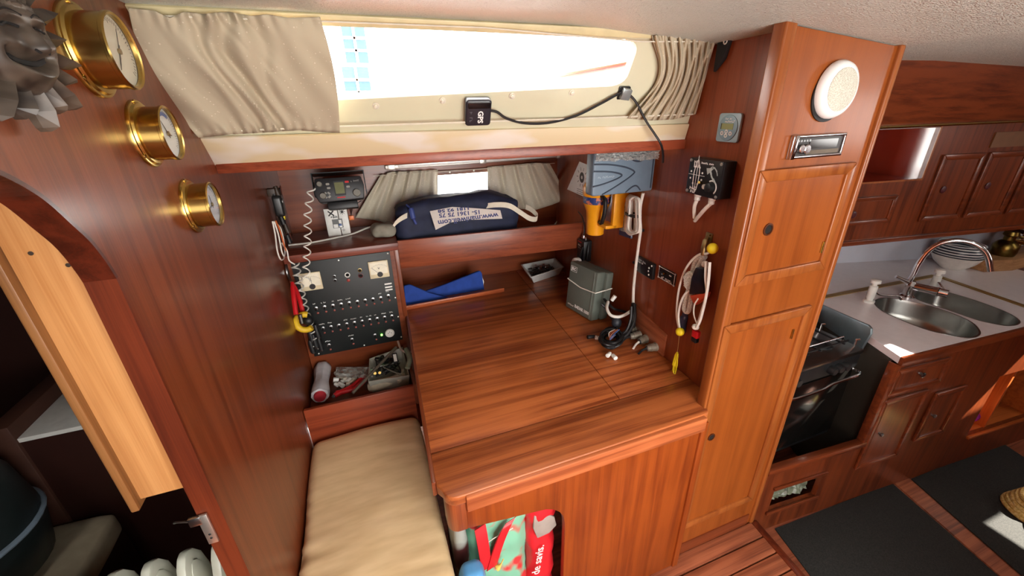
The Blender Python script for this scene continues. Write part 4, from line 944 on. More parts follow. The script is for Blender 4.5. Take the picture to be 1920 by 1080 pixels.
u, v = side_uv(1168, 173); TC = Matrix.Translation(side_at(u, v, 0)) @ Matrix((xax, yax, nrm)).transposed().to_4x4()
kc = thing('cable_clip', 'grey cable clip under the corner of the long window', 'clip', TC)
B().prism(rrect(-.017, -.018, .017, .018, .003), .0, .006).obj('pad', black, kc); B().prism([(-.014, -.012), (.016, -.016), (.018, .014), (-.008, .018)], .006, .020).obj('tab', plain('grey_tab', (140, 146, 146), .35, .4), kc, .002)
# ================================================================== VHF radio, breaker, coil cords, hanging plugs
def on_back(px, py, y): return PY(px, py, y)
FV = Frame((0, 1.88, 1.37), (1, 0, 0), V((0, .25, 1)))
cu_, cv_, hw, hh = rect_uv(FV, [(590, 333), (682, 331), (678, 375), (596, 380)])
vh_ = thing('vhf_radio', 'black VHF radio with a small screen and round knobs', 'radio', FV.at(cu_, cv_))
B().prism([(-hw - .012, -hh * .2), (-hw + .004, -hh), (hw, -hh * .9), (hw + .008, hh * .2), (hw, hh), (-hw, hh)], -.11, 0).obj('body', plain('radio_black', (40, 41, 44), .45), vh_, .006)
B().prism(rrect(-.022, -.026, .022, .034, .003), 0, .003).obj('screen_bezel', black, vh_)
B().prism(rrect(-.018, -.018, .018, .028, .002), .003, .004).obj('screen', plain('lcd_green', (112, 116, 78), .25), vh_)
B().box(-.016, -.036, 0, .016, -.031, .0015).obj('screen_label', red, vh_)
for (x, y, r) in ((-hw + .016, .026, .011), (-hw + .022, -.022, .013), (hw - .026, -.020, .016)):
    B().lathe([(r, 0), (r, .010), (r * .85, .014), (r * .3, .014)], TR(x, y), 20).obj('knob', plain('knob_grey', (120, 118, 108), .4), vh_, smooth=True)
for k in range(4):
    a = PI / 4 + k * PI / 2; B().prism(rrect(-.006, -.004, .006, .004, .002), 0, .003, TR(-.052 + .010 * math.cos(a), -.020 + .010 * math.sin(a), 0, a + PI / 2)).obj('key', plain('key_grey', (150, 150, 142), .5), vh_)
for (x, y) in ((-.044, .024), (-.042, .008), (.034, .008)): B().prism(rrect(-.007, -.004, .007, .004, .003), 0, .003, TR(x, y)).obj('key', 'key_grey', vh_)
B().prism(rrect(-.008, -.004, .008, .004, .002), 0, .003, TR(.032, .028)).obj('red_key', red, vh_)
scribble(.034, .007, plain('grey_light', (150, 150, 144), .5), vh_, TR(hw - .026, .030, 0), seed=2); scribble(.028, .004, 'grey_print', vh_, TR(hw - .02, -.034, 0), seed=3)
b = B(); b.box(-hw - .016, -.02, -.09, -hw - .012, hh + .03, -.05); b.box(hw + .012, -.02, -.09, hw + .016, hh + .03, -.05); b.box(-hw - .016, hh + .026, -.16, hw + .016, hh + .03, -.05); b.obj('bracket', black, vh_)
b = B(); b.box(-hw + .03, -hh - .03, -.13, hw - .03, -hh, -.02); b.obj('lower_housing', black, vh_, .004)
# white breaker box
FK = Frame((0, 2.02, 1.25), (1, 0, 0), V((0, .08, 1)))
cu_, cv_, hw, hh = rect_uv(FK, [(606, 393), (650, 388), (659, 446), (618, 452)])
br_ = thing('breaker_box', 'white circuit breaker box with hand drawn cross and sun signs', 'breaker', FK.at(cu_, cv_))
B().box(-hw, -hh, -.045, -.003 + .01, hh, 0).obj('left_half', white, br_, .002); B().box(.010, -hh, -.045, hw, hh, 0).obj('right_half', white, br_, .002)
B().box(-hw * .45, -hh * .25, 0, hw * .45, hh * .32, .0012).obj('window_recess', plain('breaker_grey', (96, 98, 96), .5), br_)
B().box(-hw * .38, -hh * .22, .001, hw * .0, hh * .0, .004).obj('breaker_block', white, br_); B().box(.006, -hh * .22, .001, hw * .36, hh * .25, .003).obj('breaker_block', white, br_)
B().box(.004, -hh * .1, .003, hw * .34, hh * .02, .012).obj('toggle', plain('toggle_blue', (60, 90, 150), .4), br_, .001)
for s in (1, -1): B().box(-.016, -.0028, 0, .016, .0028, .0008, TR(-hw * .42, hh * .70, 0, s * .75)).obj('cross_stroke', ink, br_)
for k in range(4): B().box(-.013, -.001, 0, .013, .001, .0008, TR(hw * .55, hh * .74, 0, k * PI / 4)).obj('sun_stroke', ink, br_)
B().prism(circ(.006, 14), 0, .0009, TR(hw * .55, hh * .74)).obj('sun_disc', ink, br_)
text('+Bilt', .016, ink, br_, TR(-hw * .22, hh * .46, .0004), bold=.0004); text('O', .014, ink, br_, TR(hw * .42, -hh * .42, .0004))
# orange wire connector and grey rag beside the breaker
p = FK.hit(659, 408, .01); cn = thing('wire_connector', 'orange connector block on dark wires beside the white breaker box', 'connector', p)
B().cbox((0, 0, 0), (.022, .014, .020)).obj('block', plain('orange', (226, 120, 60), .4), cn, .002)
for k in range(4): B().tube(spl([V((0, 0, .01)), V((.0 + .006 * k, .01, .05)), V((.02 + .012 * k, .02, .10 - .01 * k))], 5), .002, 6).obj('wire', (plain('brown_wire', (90, 40, 26), .5), cordb)[k % 2], cn)
rg = soft_box(.02, 1.86, 1.124, .125, 1.95, 1.185, .028, 10, lambda p, nn: .008 * nz(p, 30))
tag(rg.obj('grey_pouch', plain('grey_pouch', (138, 134, 120), .8, var=.2), smooth=True), 'small crumpled grey pouch at the end of the console top', 'pouch')
# white cable along the console top
pts = [PY(542, 463, 1.93), PY(580, 458, 1.93), PY(612, 453, 1.95), PY(660, 442, 2.0), PY(690, 427, 2.0), PY(706, 425, 2.0)]
for p in pts: p.z = max(p.z, 1.127)
tag(B().tube(spl(pts, 6), .004, 8).obj('white_cable', cordw, smooth=True), 'white cable lying along the console top behind the breaker box', 'cable')
# microphone clump high on the left bulkhead
mc_ = thing('fist_microphone', 'black fist microphone hanging in a clip at the end of the left bulkhead', 'microphone', FLb.atpx(508, 385, 0))
um = 0
B().prism(rrect(-.030, -.045, .030, .040, .014), .012, .045).obj('body', plain('mic_black', (36, 38, 38), .35), mc_, .008, 3)
B().prism(circ(.012, 16), .044, .047, TR(-.004, .012)).obj('speaker_dot', steel, mc_)
B().cbox((0, .05, .015), (.03, .03, .03)).obj('clip', 'dark_screw', mc_, .002); B().cbox((.0, -.052, .03), (.02, .016, .02)).obj('yellow_tag', yellowb, mc_, .002)
# bundle of plugs and wires beside the microphone
cl = thing('wire_bundle', 'bundle of dark plugs and twisted wires hanging beside the microphone', 'wires', PY(520, 360, 1.85))
for k in range(8):
    r_ = random.Random(k); px0 = 512 + r_.uniform(0, 14); y_ = 1.85 + r_.uniform(-.04, .05)
    pts = [PY(px0, 352 + r_.uniform(-4, 6), y_), PY(px0 + 6, 385, y_ + .02), PY(px0 + 10 + r_.uniform(-3, 6), 415, y_ + .01), PY(px0 + 16 + r_.uniform(-4, 8), 445 + r_.uniform(-10, 10), y_)]
    B().tube(spl(pts, 6), .0032, 6).obj('wire', (cordb, 'dark_screw', 'brown_wire')[k % 3], cl, smooth=True, world=True)
for k, (px, py) in enumerate(((518, 358), (516, 372), (524, 392), (528, 412), (536, 428), (540, 448))):
    p = PY(px, py, 1.83); B().tube([p + V((0, 0, .018)), p - V((-.004, 0, .018))], [.008, .011], 10).obj('plug', ('dark_screw', cordb)[k % 2], cl, smooth=True, world=True)
# white and orange cords hanging on the bulkhead
wc = thing('cord_loops', 'white and orange cords looped below the microphone', 'cord', FLb.hit(520, 415, .02))
for k, (pts, m_) in enumerate((([(511, 415), (516, 440), (520, 470), (526, 486), (532, 484), (534, 466), (527, 430), (515, 416)], cordw), ([(514, 415), (522, 440), (528, 470), (532, 480)], cordw), ([(517, 414), (524, 430), (530, 450), (536, 470)], plain('orange_wire', (200, 100, 50), .5)))):
    B().tube(spl([FLb.hit(px, py, .03 + .006 * k) for px, py in pts], 6), .0026, 6).obj('cord', m_, wc, smooth=True, world=True)
# coil cords
def coil(path, r_, turns, tr, mat, name, label, dense=None):
    P_ = spl(path, 24); L_ = [0]
    for a, b_ in zip(P_, P_[1:]): L_.append(L_[-1] + (b_ - a).length)
    out = []; N_ = turns * 14
    for i in range(N_ + 1):
        d = L_[-1] * i / N_; j = max(k for k in range(len(L_)) if L_[k] <= d + 1e-9); j = min(j, len(P_) - 2)
        t = (d - L_[j]) / max(1e-9, L_[j + 1] - L_[j]); c = P_[j].lerp(P_[j + 1], t); tg = (P_[j + 1] - P_[j]).normalized()
        n1 = tg.cross(V((0, 1, 0))).normalized(); n2 = tg.cross(n1); a = 2 * PI * turns * i / N_
        out.append(c + (n1 * math.cos(a) + n2 * math.sin(a)) * r_)
    return tag(B().tube(out, tr, 6).obj(name, mat, smooth=True), label, 'cord')
coil([PY(584, 352, 1.76), PY(577, 400, 1.76), PY(577, 450, 1.76), PY(574, 500, 1.76), PY(576, 528, 1.765)], .013, 9, .0028, cordw, 'coil_cord', 'pale coiled cord hanging straight down from the VHF radio')
coil([PY(553, 494, 1.74), PY(563, 545, 1.74), PY(574, 590, 1.74), PY(586, 620, 1.74), PY(590, 655, 1.745)], .015, 12, .0030, plain('coil_mix', (190, 190, 182), .4), 'coil_cord', 'pale coiled cord running down the edge of the switch panel')
lead = [FLb.hit(528, 455, .02), FLb.hit(538, 470, .03), PY(542, 488, 1.75), PY(553, 496, 1.742)]
tag(B().tube(spl(lead, 6), .0028, 6).obj('cord_lead', cordw, smooth=True), 'white lead joining the hanging cords to the coiled cord', 'cord')
# magnifier disc, red handled tool, yellow clip, plugs at the panel edge
mg = thing('magnifier', 'round magnifying glass with a red mark on the bulkhead beside the panel', 'magnifier', FLb.atpx(538, 508, 0))
B().lathe([(.040, .002), (.044, .004), (.044, .009), (.040, .011)], None, 32).obj('rim', steel, mg, smooth=True); B().prism(circ(.040, 28), .004, .008).obj('lens', plain('lens_grey', (96, 88, 80), .1), mg); B().prism(rrect(-.004, -.008, .016, .02, .004), .008, .0095).obj('red_mark', red, mg)
pl = thing('red_pliers', 'red handled pliers hanging beside the switch panel', 'pliers', FLb.atpx(560, 560, 0))
for s in (-1, 1): B().tube(spl([FLb.hit(548, 530, .035), FLb.hit(556 + s * 5, 560, .035), FLb.hit(562 + s * 7, 590, .035)], 6), [.006, .007, .009] + [.009] * 12, 8).obj('handle', red, pl, smooth=True, world=True)
B().tube([FLb.hit(562, 590, .035), FLb.hit(566, 606, .035)], .008, 8).obj('jaw', steel, pl, world=True)
yc = thing('yellow_clip', 'round yellow clip over the black plugs beside the switch panel', 'clip', PY(570, 604, 1.72))
P_ = PY(572, 604, 1.70); B().tube([P_ + V((.034 * math.cos(a), 0, .036 * math.sin(a))) for a in [PI * .35 + 1.35 * PI * k / 14 for k in range(15)]], .013, 10).obj('ring', plain('clip_yellow', (226, 186, 40), .5), yc, smooth=True, world=True)
B().sphere(P_ + V((.012, .012, 0)), .022, 12).obj('hub', black, yc, smooth=True, world=True)
for k, (px, py) in enumerate(((582, 628), (590, 640), (584, 650), (594, 622), (600, 645))):
    p = PY(px, py, 1.735); t = thing('black_plug', 'black plug hanging at the lower edge of the switch panel', 'plug', p, 'black plugs at the panel edge')
    B().tube([V((0, 0, .035)), V((0, 0, .02)), V((.002, 0, -.025))], [.006, .010, .012], 10).obj('body', cordb, t, smooth=True); B().tube([V((.002, 0, -.025)), V((.002, 0, -.034))], .008, 10).obj('pin', steel, t)
# ================================================================== switch panel
q_ = [FPn.uv(*p) for p in ((553, 494), (727, 470), (757, 639), (586, 664))]
pu0, pu1 = (q_[0][0] + q_[3][0]) / 2 - .004, (q_[1][0] + q_[2][0]) / 2 + .002; pv0, pv1 = (q_[2][1] + q_[3][1]) / 2, (q_[0][1] + q_[1][1]) / 2
PW, PH = pu1 - pu0, pv1 - pv0
sp2 = thing('electrical_panel', 'black electrical switch panel with two meters and rows of switches', 'panel', FPn.at(pu0, pv0, 0))
B().box(0, 0, 0, PW, PH, .006).obj('plate', plain('panel_black', (24, 28, 28), .5), sp2, .001)
X_ = lambda s: s * PW
Y_ = lambda t: (1 - t) * PH
for s, t, ph in ((.15, .19, .0), (.855, .165, .75)):
    hw = .042; hh = .040
    mt = B().prism(rrect(X_(s) - hw, Y_(t) - hh, X_(s) + hw, Y_(t) + hh, .003), .006, .016).obj('meter', plain('meter_ivory', (222, 210, 176), .4), sp2, .003)
    B().box(X_(s) - hw * .86, Y_(t) - hh * .5, .016, X_(s) + hw * .86, Y_(t) + hh * .86, .0165).obj('meter_face', plain('meter_face', (236, 230, 208), .4), mt)
    B().prism(circ(.012, 20), .0165, .020, TR(X_(s) + .002, Y_(t) - hh * .55)).obj('meter_pivot', black, mt)
    B().box(-.0006, 0, .0168, .0006, .045, .0172, TR(X_(s) + .002, Y_(t) - hh * .55, 0, ph)).obj('needle', ink, mt)
    b = B()
    for k in range(13): b.box(-.0004, .046, .0166, .0004, .051, .0169, TR(X_(s) + .002, Y_(t) - hh * .62, 0, -.75 + 1.5 * k / 12))
    b.obj('scale_marks', ink, mt)
    text('A' if s < .5 else 'V', .012, ink, mt, TR(X_(s), Y_(t) + .006, .0168), bold=.0003)
def ring(s, t, r, m_, name='socket'):
    o = B().lathe([(r, .006), (r, .010), (r * .75, .0105), (r * .6, .008)], TR(X_(s), Y_(t)), 20, cap=False).obj(name, m_, sp2, smooth=True); B().prism(circ(r * .65, 16), .006, .0085, TR(X_(s), Y_(t))).obj('hole', 'dark_hole', o)
ring(.385, .175, .0065, steel); ring(.385, .215, .0065, steel); ring(.52, .18, .0115, white, 'dial_socket'); ring(.655, .15, .009, brass_old); ring(.655, .205, .0105, plain('maroon', (90, 26, 30), .4), 'red_socket')
B().lathe([(.007, .006), (.007, .010), (.003, .012)], TR(X_(.52), Y_(.235)), 16).obj('red_button', plain('dim_red', (150, 60, 54), .4), sp2, smooth=True)
rnd = random.Random(3)
def switch(s, t, lab=True):
    o = B().lathe([(.0085, .006), (.0085, .009), (.006, .010)], TR(X_(s), Y_(t)), 16).obj('switch', steel, sp2, smooth=True)
    B().tube([(X_(s), Y_(t), .010), (X_(s), Y_(t) - .005, .021)], [.0025, .0036], 8).obj('lever', black, o, smooth=True)
    B().lathe([(.0045, .006), (.0045, .0085), (.002, .010)], TR(X_(s) + .003, Y_(t + .052)), 12).obj('lamp', plain('lamp_red', (150, 74, 62), .35), sp2, smooth=True)
    if lab: scribble(rnd.uniform(.014, .026), .0058, wht, sp2, TR(X_(s), Y_(t - .048), .006), 'switch_label', seed=int(s * 900 + t * 70))
for k in range(10): switch(.135 + .775 * k / 9, .475 - .01 * (k == 9), k not in (5, 6, 7))
for k in range(10): switch(.155 + .76 * k / 9, .70, k not in (2,))
for s in (.175, .43, .69): switch(s, .90 if s < .3 else .885, s < .6)
for k, v_ in enumerate((.335, .37, .40)): B().box(X_(.89), Y_(v_) - .004, .006, X_(.97), Y_(v_) + .003, .0068).obj('label_strip', wht, sp2)
m_, nt_, bs_ = base_mat('green_led'); MATS['green_led'] = m_; bs_.inputs['Base Color'].default_value = (.1, .8, .1, 1); bs_.inputs['Emission Color'].default_value = (.2, 1, .1, 1); bs_.inputs['Emission Strength'].default_value = 3
B().lathe([(.005, .006), (.005, .010), (.002, .012)], TR(X_(.765), Y_(.895)), 12).obj('led', m_, sp2, smooth=True)
so = B().lathe([(.021, .006), (.021, .013), (.018, .015), (.016, .013), (.001, .013)], TR(X_(.86), Y_(.89)), 28).obj('white_socket', white, sp2, smooth=True)
for (x, y) in ((-.007, .002), (.007, .002), (0, .008)): B().prism(circ(.002, 10), .013, .0135, TR(X_(.86) + x, Y_(.89) + y)).obj('pin_hole', ink, so)
for s, t in ((.03, .03), (.46, .025), (.975, .02), (.985, .5), (.985, .72), (.985, .965), (.55, .98), (.05, .975), (.02, .5)): B().lathe([(.0035, .006), (.0035, .008), (.001, .009)], TR(X_(s), Y_(t)), 10).obj('screw', alu, sp2, smooth=True)
# ================================================================== right bulkhead
cu_, cv_, hw, hh = rect_uv(FRb, [(1350, 211), (1393, 213), (1382, 268), (1343, 265)], .006)
bm_ = thing('battery_monitor', 'blue grey battery monitor with an oval face and small LCD', 'monitor', FRb.at(cu_, cv_))
bl1 = plain('monitor_blue', (150, 176, 186), .4, var=.03)
B().prism(rrect(-hw, -hh, hw, hh, .008), 0, .008).obj('plate', bl1, bm_, .002)
B().prism([(x * hw * .86, y * hh * .90) for x, y in circ(1, 36)], .008, .0105).obj('oval', plain('monitor_oval', (126, 156, 170), .35, var=.03), bm_, .001)
B().box(-hw * .55, -.004, .0105, hw * .5, hh * .30, .0112).obj('lcd', plain('lcd_olive', (140, 150, 104), .25, var=.03), bm_)
B().box(-hw * .62, -.004, .0105, -hw * .55, hh * .30, .0114).obj('lcd_edge', black, bm_)
scribble(.024, .005, wht, bm_, TR(0, hh * .62, .0105), seed=5); scribble(.036, .006, wht, bm_, TR(.006, hh * .44, .0105), seed=6)
for (x, y) in ((-.40, -.38), (-.02, -.26), (-.02, -.54), (.36, -.38)):
    B().lathe([(.0055, .0105), (.0055, .012), (.003, .012), (.003, .0108)], TR(x * hw, y * hh), 16, cap=False).obj('button', wht, bm_, smooth=True)
# black autopilot style control box
WB = .048
cu_, cv_, hw, hh = rect_uv(FRb, [(1296, 294), (1357, 305), (1345, 376), (1284, 359)], WB)
cbx = thing('control_box', 'black control box with a printed boat outline, knob and two white cable glands', 'control box', FRb.at(cu_, cv_))
B().box(-hw, -hh, .001, hw, hh, WB - .004).obj('case', black, cbx, .003); B().prism(rrect(-hw, -hh, hw, hh, .004), WB - .004, WB).obj('lid', plain('lid_black', (18, 20, 24), .35), cbx, .001)
for s, t in ((-1, -1), (1, -1), (1, 1), (-1, 1)): B().lathe([(.0045, WB), (.0045, WB + .002), (.002, WB + .0025)], TR(s * (hw - .007), t * (hh - .007)), 10).obj('screw', alu, cbx, smooth=True)
scribble(.024, .012, wht, cbx, TR(-hw * .52, hh * .82, WB), seed=7); scribble(.028, .012, wht, cbx, TR(-hw * .48, hh * .62, WB), seed=8); scribble(.050, .006, wht, cbx, TR(hw * .12, hh * .80, WB), seed=9)
scribble(.028, .010, wht, cbx, TR(-hw * .55, -hh * .66, WB), seed=10); scribble(.024, .010, wht, cbx, TR(-hw * .50, -hh * .84, WB), seed=11)
bo_ = [(0, .050), (.009, .030), (.013, .008), (.012, -.02), (.008, -.042), (-.008, -.042), (-.012, -.02), (-.013, .008), (-.009, .030)]
ins = [(x * .78, y * .93) for x, y in bo_]
b = B(); T = TR(-hw * .45, hh * .06, 0)
for i in range(len(bo_)):
    j = (i + 1) % len(bo_); b.prism([bo_[i], bo_[j], ins[j], ins[i]], WB, WB + .0006, T)
b.box(-.034, .001, WB, .034, .0022, WB + .0006, T); b.box(-.0008, -.050, WB, .0008, .058, WB + .0006, T); b.obj('boat_print', wht, cbx)
b = B()
for k in range(8): a = PI / 8 + k * PI / 4; b.prism(circ(.0028, 10), WB, WB + .0012, T @ TR(.026 * math.cos(a), .026 * math.sin(a)))
b.obj('lamp_dots', wht, cbx)
b = B()
for k in range(9): a = k * .7; b.tube([(hw * .55 + .016 * math.cos(a + .5 * i) * (1 - .07 * i), hh * .25 + .022 * math.sin(a * .8 + .35 * i), WB + .0006) for i in range(5)], .0012, 5)
b.prism([(hw * .1, hh * .55), (hw * .55, hh * .62), (hw * .2, hh * .22)], WB, WB + .0006); b.obj('wave_print', plain('pale_print', (170, 178, 176), .6), cbx)
B().lathe([(.014, WB), (.013, WB + .014), (.010, WB + .016)], TR(hw * .55, -hh * .42), 20).obj('knob', black, cbx, smooth=True)
B().prism(circ(.021, 18, (hw * .55, -hh * .42), -.9, 2.2, True) + circ(.017, 18, (hw * .55, -hh * .42), 2.2, -.9, True), WB, WB + .0006).obj('dial_arc', wht, cbx)
B().lathe([(.007, WB), (.007, WB + .004), (.003, WB + .005)], TR(hw * .15, -hh * .45), 14).obj('button', white, cbx, smooth=True)
B().tube([(-hw * .05, -hh * .30, WB), (-hw * .05 + .004, -hh * .30 + .004, WB + .014)], [.003, .004], 8).obj('toggle', brass, cbx, smooth=True)
for (px, py, ex, ey) in ((1308, 368, 1302, 408), (1334, 378, 1303, 414)):
    u, v = FRb.uv(px, py, .024); gu, gv = u - cu_, -hh
    gld = B().lathe([(.011, 0), (.011, -.010), (.009, -.012), (.009, -.022), (.006, -.024)], Matrix.Translation((gu, gv, .024)), 14, 'Y').obj('gland', white, cbx, smooth=True)
    e = FRb.uv(ex, ey, .004)
    B().tube(spl([V((gu, gv - .02, .024)), V((lerp(gu, e[0] - cu_, .3), gv - .045, .024)), V((e[0] - cu_, e[1] - cv_, .004))], 7), .0058, 10).obj('cable', cordw, cbx, smooth=True)
# two small plates
cu_, cv_, hw, hh = rect_uv(FRb, [(1196, 479), (1229, 497), (1222, 524), (1193, 507)], .010)
p1_ = thing('alarm_plate', 'plain black gas alarm panel with white dots beside the hanging cable', 'panel', FRb.at(cu_, cv_))
B().prism(rrect(-hw, -hh, hw, hh, .004), 0, .014).obj('plate', plain('plate_black', (22, 26, 28), .3), p1_, .003)
scribble(.055, .009, 'pale_print', p1_, TR(-hw * .35, hh * .66, .014), seed=12); scribble(.034, .007, wht, p1_, TR(-hw * .45, hh * .40, .014), seed=13)
for (x, y) in ((.82, .72), (.55, .30), (.52, -.12), (.60, -.55), (-.85, -.75)): B().lathe([(.004, .014), (.003, .016)], TR(x * hw, y * hh), 10).obj('dot', white, p1_)
cu_, cv_, hw, hh = rect_uv(FRb, [(1235, 497), (1268, 514), (1264, 538), (1233, 520)], .004)
p2_ = thing('switch_plate', 'black switch plate with a white border line beside the lanyards', 'panel', FRb.at(cu_, cv_))
B().prism(rrect(-hw, -hh, hw, hh, .002), 0, .004).obj('plate', 'plate_black', p2_, .001)
B().holes([-hw * .93, hw * .93], [-hh * .90, hh * .90], [(-hw * .88, -hh * .82, hw * .88, hh * .82)], .004, .0046).obj('border', wht, p2_)
for s, t in ((-1, -1), (1, -1), (1, 1), (-1, 1)): B().lathe([(.004, .004), (.003, .006)], TR(s * hw * .92, t * hh * .88), 10).obj('screw', alu, p2_)
B().lathe([(.010, .004), (.010, .010), (.007, .014)], TR(-hw * .5, 0), 16).obj('knob', black, p2_, smooth=True); B().tube([(-.004, hh * .3, .004), (0, hh * .4, .018)], [.003, .004], 8).obj('toggle', brass, p2_, smooth=True)
scribble(.070, .010, wht, p2_, TR(0, -hh * .60, .004), seed=14); B().box(hw * .3, hh * .2, .004, hw * .55, hh * .38, .0046).obj('label', wht, p2_)
# light base board on the bulkhead at the back of the table
bp_ = [FRb.uv(*p) for p in ((1191, 570), (1252, 628), (1250, 655), (1192, 600))]
o = B().prism([(bp_[0][0], .752), (bp_[1][0], .752), (bp_[1][0], bp_[1][1]), (bp_[0][0], bp_[0][1])], 0, .008).obj('base_board', wood('base_Y', (134, 70, 42), (166, 94, 60), 'Y', .45), T=FRb.M, bevel=.002); tag(o, 'lighter wooden base board low on the bulkhead behind the coax plugs', 'board')
# eye and black pad near the ceiling
e_ = thing('screw_eye', 'small white screw eye beside the black pad near the headliner', 'eye', FRb.atpx(1369, 78)); B().lathe([(.006, 0), (.006, .004), (.003, .004), (.003, .012)], None, 12).obj('shank', white, e_, smooth=True); B().tube([(.006 * math.cos(a), .006 * math.sin(a), .016) for a in [2 * PI * k / 12 for k in range(13)]], .0018, 6).obj('ring', white, e_, smooth=True)
q_ = [FRb.uv(*p, .01) for p in ((1348, 68), (1372, 68), (1358, 110), (1338, 136))]
tag(B().prism(q_, 0, .014).obj('black_pad', plain('pad_black', (30, 30, 32), .8), T=FRb.M, bevel=.004), 'black fabric pad behind the end of the short curtain', 'pad')
# --- white leaflet, yellow torch, grey device, blue leaflet, cable coil
lf = [FRb.uv(*p, .004) for p in ((1086, 303), (1122, 318), (1110, 376), (1063, 355))]
lc = (sum(p[0] for p in lf) / 4, sum(p[1] for p in lf) / 4)
le = thing('leaflet', 'white instruction leaflet with a round compass print behind the grey device', 'paper', FRb.at(*lc))
B().prism([(p[0] - lc[0], p[1] - lc[1]) for p in lf], .001, .003).obj('sheet', plain('paper', (240, 240, 236), .8, var=.03), le)
B().prism(circ(.026, 24), .003, .0034, TR(-.02, .012)).obj('disc_print', plain('grey_ink', (70, 66, 62), .7), le); B().prism(circ(.009, 16), .0034, .0037, TR(-.02, .012)).obj('disc_centre', wht, le)
for k in range(10): a = 2 * PI * k / 10; B().box(-.008, -.0016, .003, .008, .0016, .0034, TR(-.02 + .05 * math.cos(a), .012 + .042 * math.sin(a), 0, a)).obj('mark', 'grey_ink', le)
for k in range(5): B().box(-.07, -.052 - .010 * k, .003, -.0, -.050 - .010 * k, .0033).obj('text_line', 'grey_ink', le)
# torch
WT = .085
tu, tv = FRb.uv(1118, 395, WT); TT = FRb.at(tu, tv, WT)
to = thing('torch', 'yellow waterproof torch with a dark handle held in a bulkhead bracket', 'torch', TT)
yel = plain('torch_yellow', (242, 166, 28), .35, var=.04)
B().lathe([(.034, -.105), (.038, -.102), (.044, .0), (.056, .030), (.058, .036)], None, 28, 'Y').obj('body', yel, to, smooth=True)
B().lathe([(.058, .036), (.059, .040), (.059, .062), (.058, .066)], None, 28, 'Y').obj('band', two_tone('torch_band', (36, 60, 120), (206, 120, 90), 60, .52, .6, .5), to, smooth=True)
B().lathe([(.058, .066), (.062, .072), (.062, .105), (.055, .118), (.02, .120)], None, 28, 'Y').obj('head', yel, to, smooth=True)
B().tube(spl([V((.055, .075, .01)), V((.088, .06, .01)), V((.090, .01, .01)), V((.072, -.035, .01)), V((.044, -.04, .005))], 6), .009, 10).obj('handle', cordb, to, smooth=True)
B().prism(rrect(-.074, -.006, -.050, .05, .008), -.01, .014).obj('side_lug', yel, to, .003); B().prism(circ(.008, 12), .014, .017, TR(-.064, .022)).obj('red_button', red, to)
b = B(); b.box(.090, -.055, -WT + .001, .112, .09, -.02); b.box(.034, -.055, -.04, .112, -.040, .012); b.obj('bracket', yel, to, .003)
# grey device hung at the bulkhead
GY = 1.245
c4 = [PY(*p, GY) for p in ((1112, 281), (1229, 277), (1226, 360), (1113, 366))]
gx0, gx1 = (c4[0].x + c4[3].x) / 2, min((c4[1].x + c4[2].x) / 2, 1.018); gz1, gz0 = (c4[0].z + c4[1].z) / 2, (c4[2].z + c4[3].z) / 2
FGd = Frame(((gx0 + gx1) / 2, GY, (gz0 + gz1) / 2), (1, 0, 0)); hw, hh = (gx1 - gx0) / 2, (gz1 - gz0) / 2
gd = thing('navigation_module', 'blue grey plastic device with curved grooves hung at the bulkhead under the lip', 'device', FGd.M)
gblue = plain('device_blue', (104, 122, 138), .45, var=.05)
B().prism(rrect(-hw, -hh, hw, hh, .010), -.05, 0).obj('body', gblue, gd, .006, 3)
groove = plain('device_groove', (52, 62, 76), .4)
for pts in ([(-1, .42), (-.5, .36), (0, .20), (.30, 0), (.28, -.14), (0, -.42), (-.4, -.74), (-.7, -.95)], [(-1, .12), (-.5, .05), (-.15, -.08), (-.10, -.18), (-.3, -.32), (-.7, -.48), (-1, -.55)], [(.08, -.95), (.3, -.72), (.45, -.70), (.58, -.9)], [(.1, .62), (.3, .45), (.5, .42), (.6, .62)]):
    B().tube(spl([V((x * hw * .985, y * hh, .0005)) for x, y in pts], 6), .0028, 6).obj('groove', groove, gd, smooth=True)
B().box(hw * .90, -hh * .85, 0, hw * .93, hh * .75, .002).obj('groove', groove, gd)
scribble(.068, .008, plain('pale_blue_ink', (150, 164, 176), .5), gd, TR(-hw * .58, -hh * .16, 0), seed=15)
mp_, nt_, bs_ = base_mat('clear_film'); MATS['clear_film'] = mp_
bs_.inputs['Base Color'].default_value = S(190, 192, 188); bs_.inputs['Roughness'].default_value = .12; bs_.inputs['Alpha'].default_value = .45; bs_.inputs['Specular IOR Level'].default_value = .9
fm = B().grid(lambda s, t: V((lerp(-hw * 1.01, hw * 1.01, s), hh * lerp(.58, 1.06, t) + .008 * nz((s * 9, t * 3, 2)) - .010 * s * (1 - t), .012 + .014 * nz((s * 22, t * 10, 5)))), 60, 14).obj('plastic_bag', mp_, T=FGd.M)
fm.modifiers.new('t', 'SOLIDIFY').thickness = .0006; tag(fm, 'crumpled clear plastic bag over the top of the grey device', 'bag')
# blue leaflet
q_ = [FRb.uv(*p, .02) for p in ((1160, 380), (1178, 378), (1181, 448), (1159, 440))]; uc = sum(p[0] for p in q_) / 4; vc = sum(p[1] for p in q_) / 4
bl = thing('blue_leaflet', 'narrow pale blue packet hanging beside the coiled white cable', 'packet', FRb.at(uc, vc))
B().prism([(p[0] - uc, p[1] - vc) for p in q_], .006, .016).obj('packet', two_tone('packet_blue', (96, 124, 160), (176, 196, 214), 60, .4, .56, .5), bl, .003)
B().prism([(q_[3][0] - uc, q_[3][1] - vc), (q_[2][0] - uc, q_[2][1] - vc), (q_[2][0] - uc, q_[2][1] - vc + .02), (q_[3][0] - uc, q_[3][1] - vc + .02)], .016, .0165).obj('footer', plain('navy_print', (44, 56, 96), .5), bl)
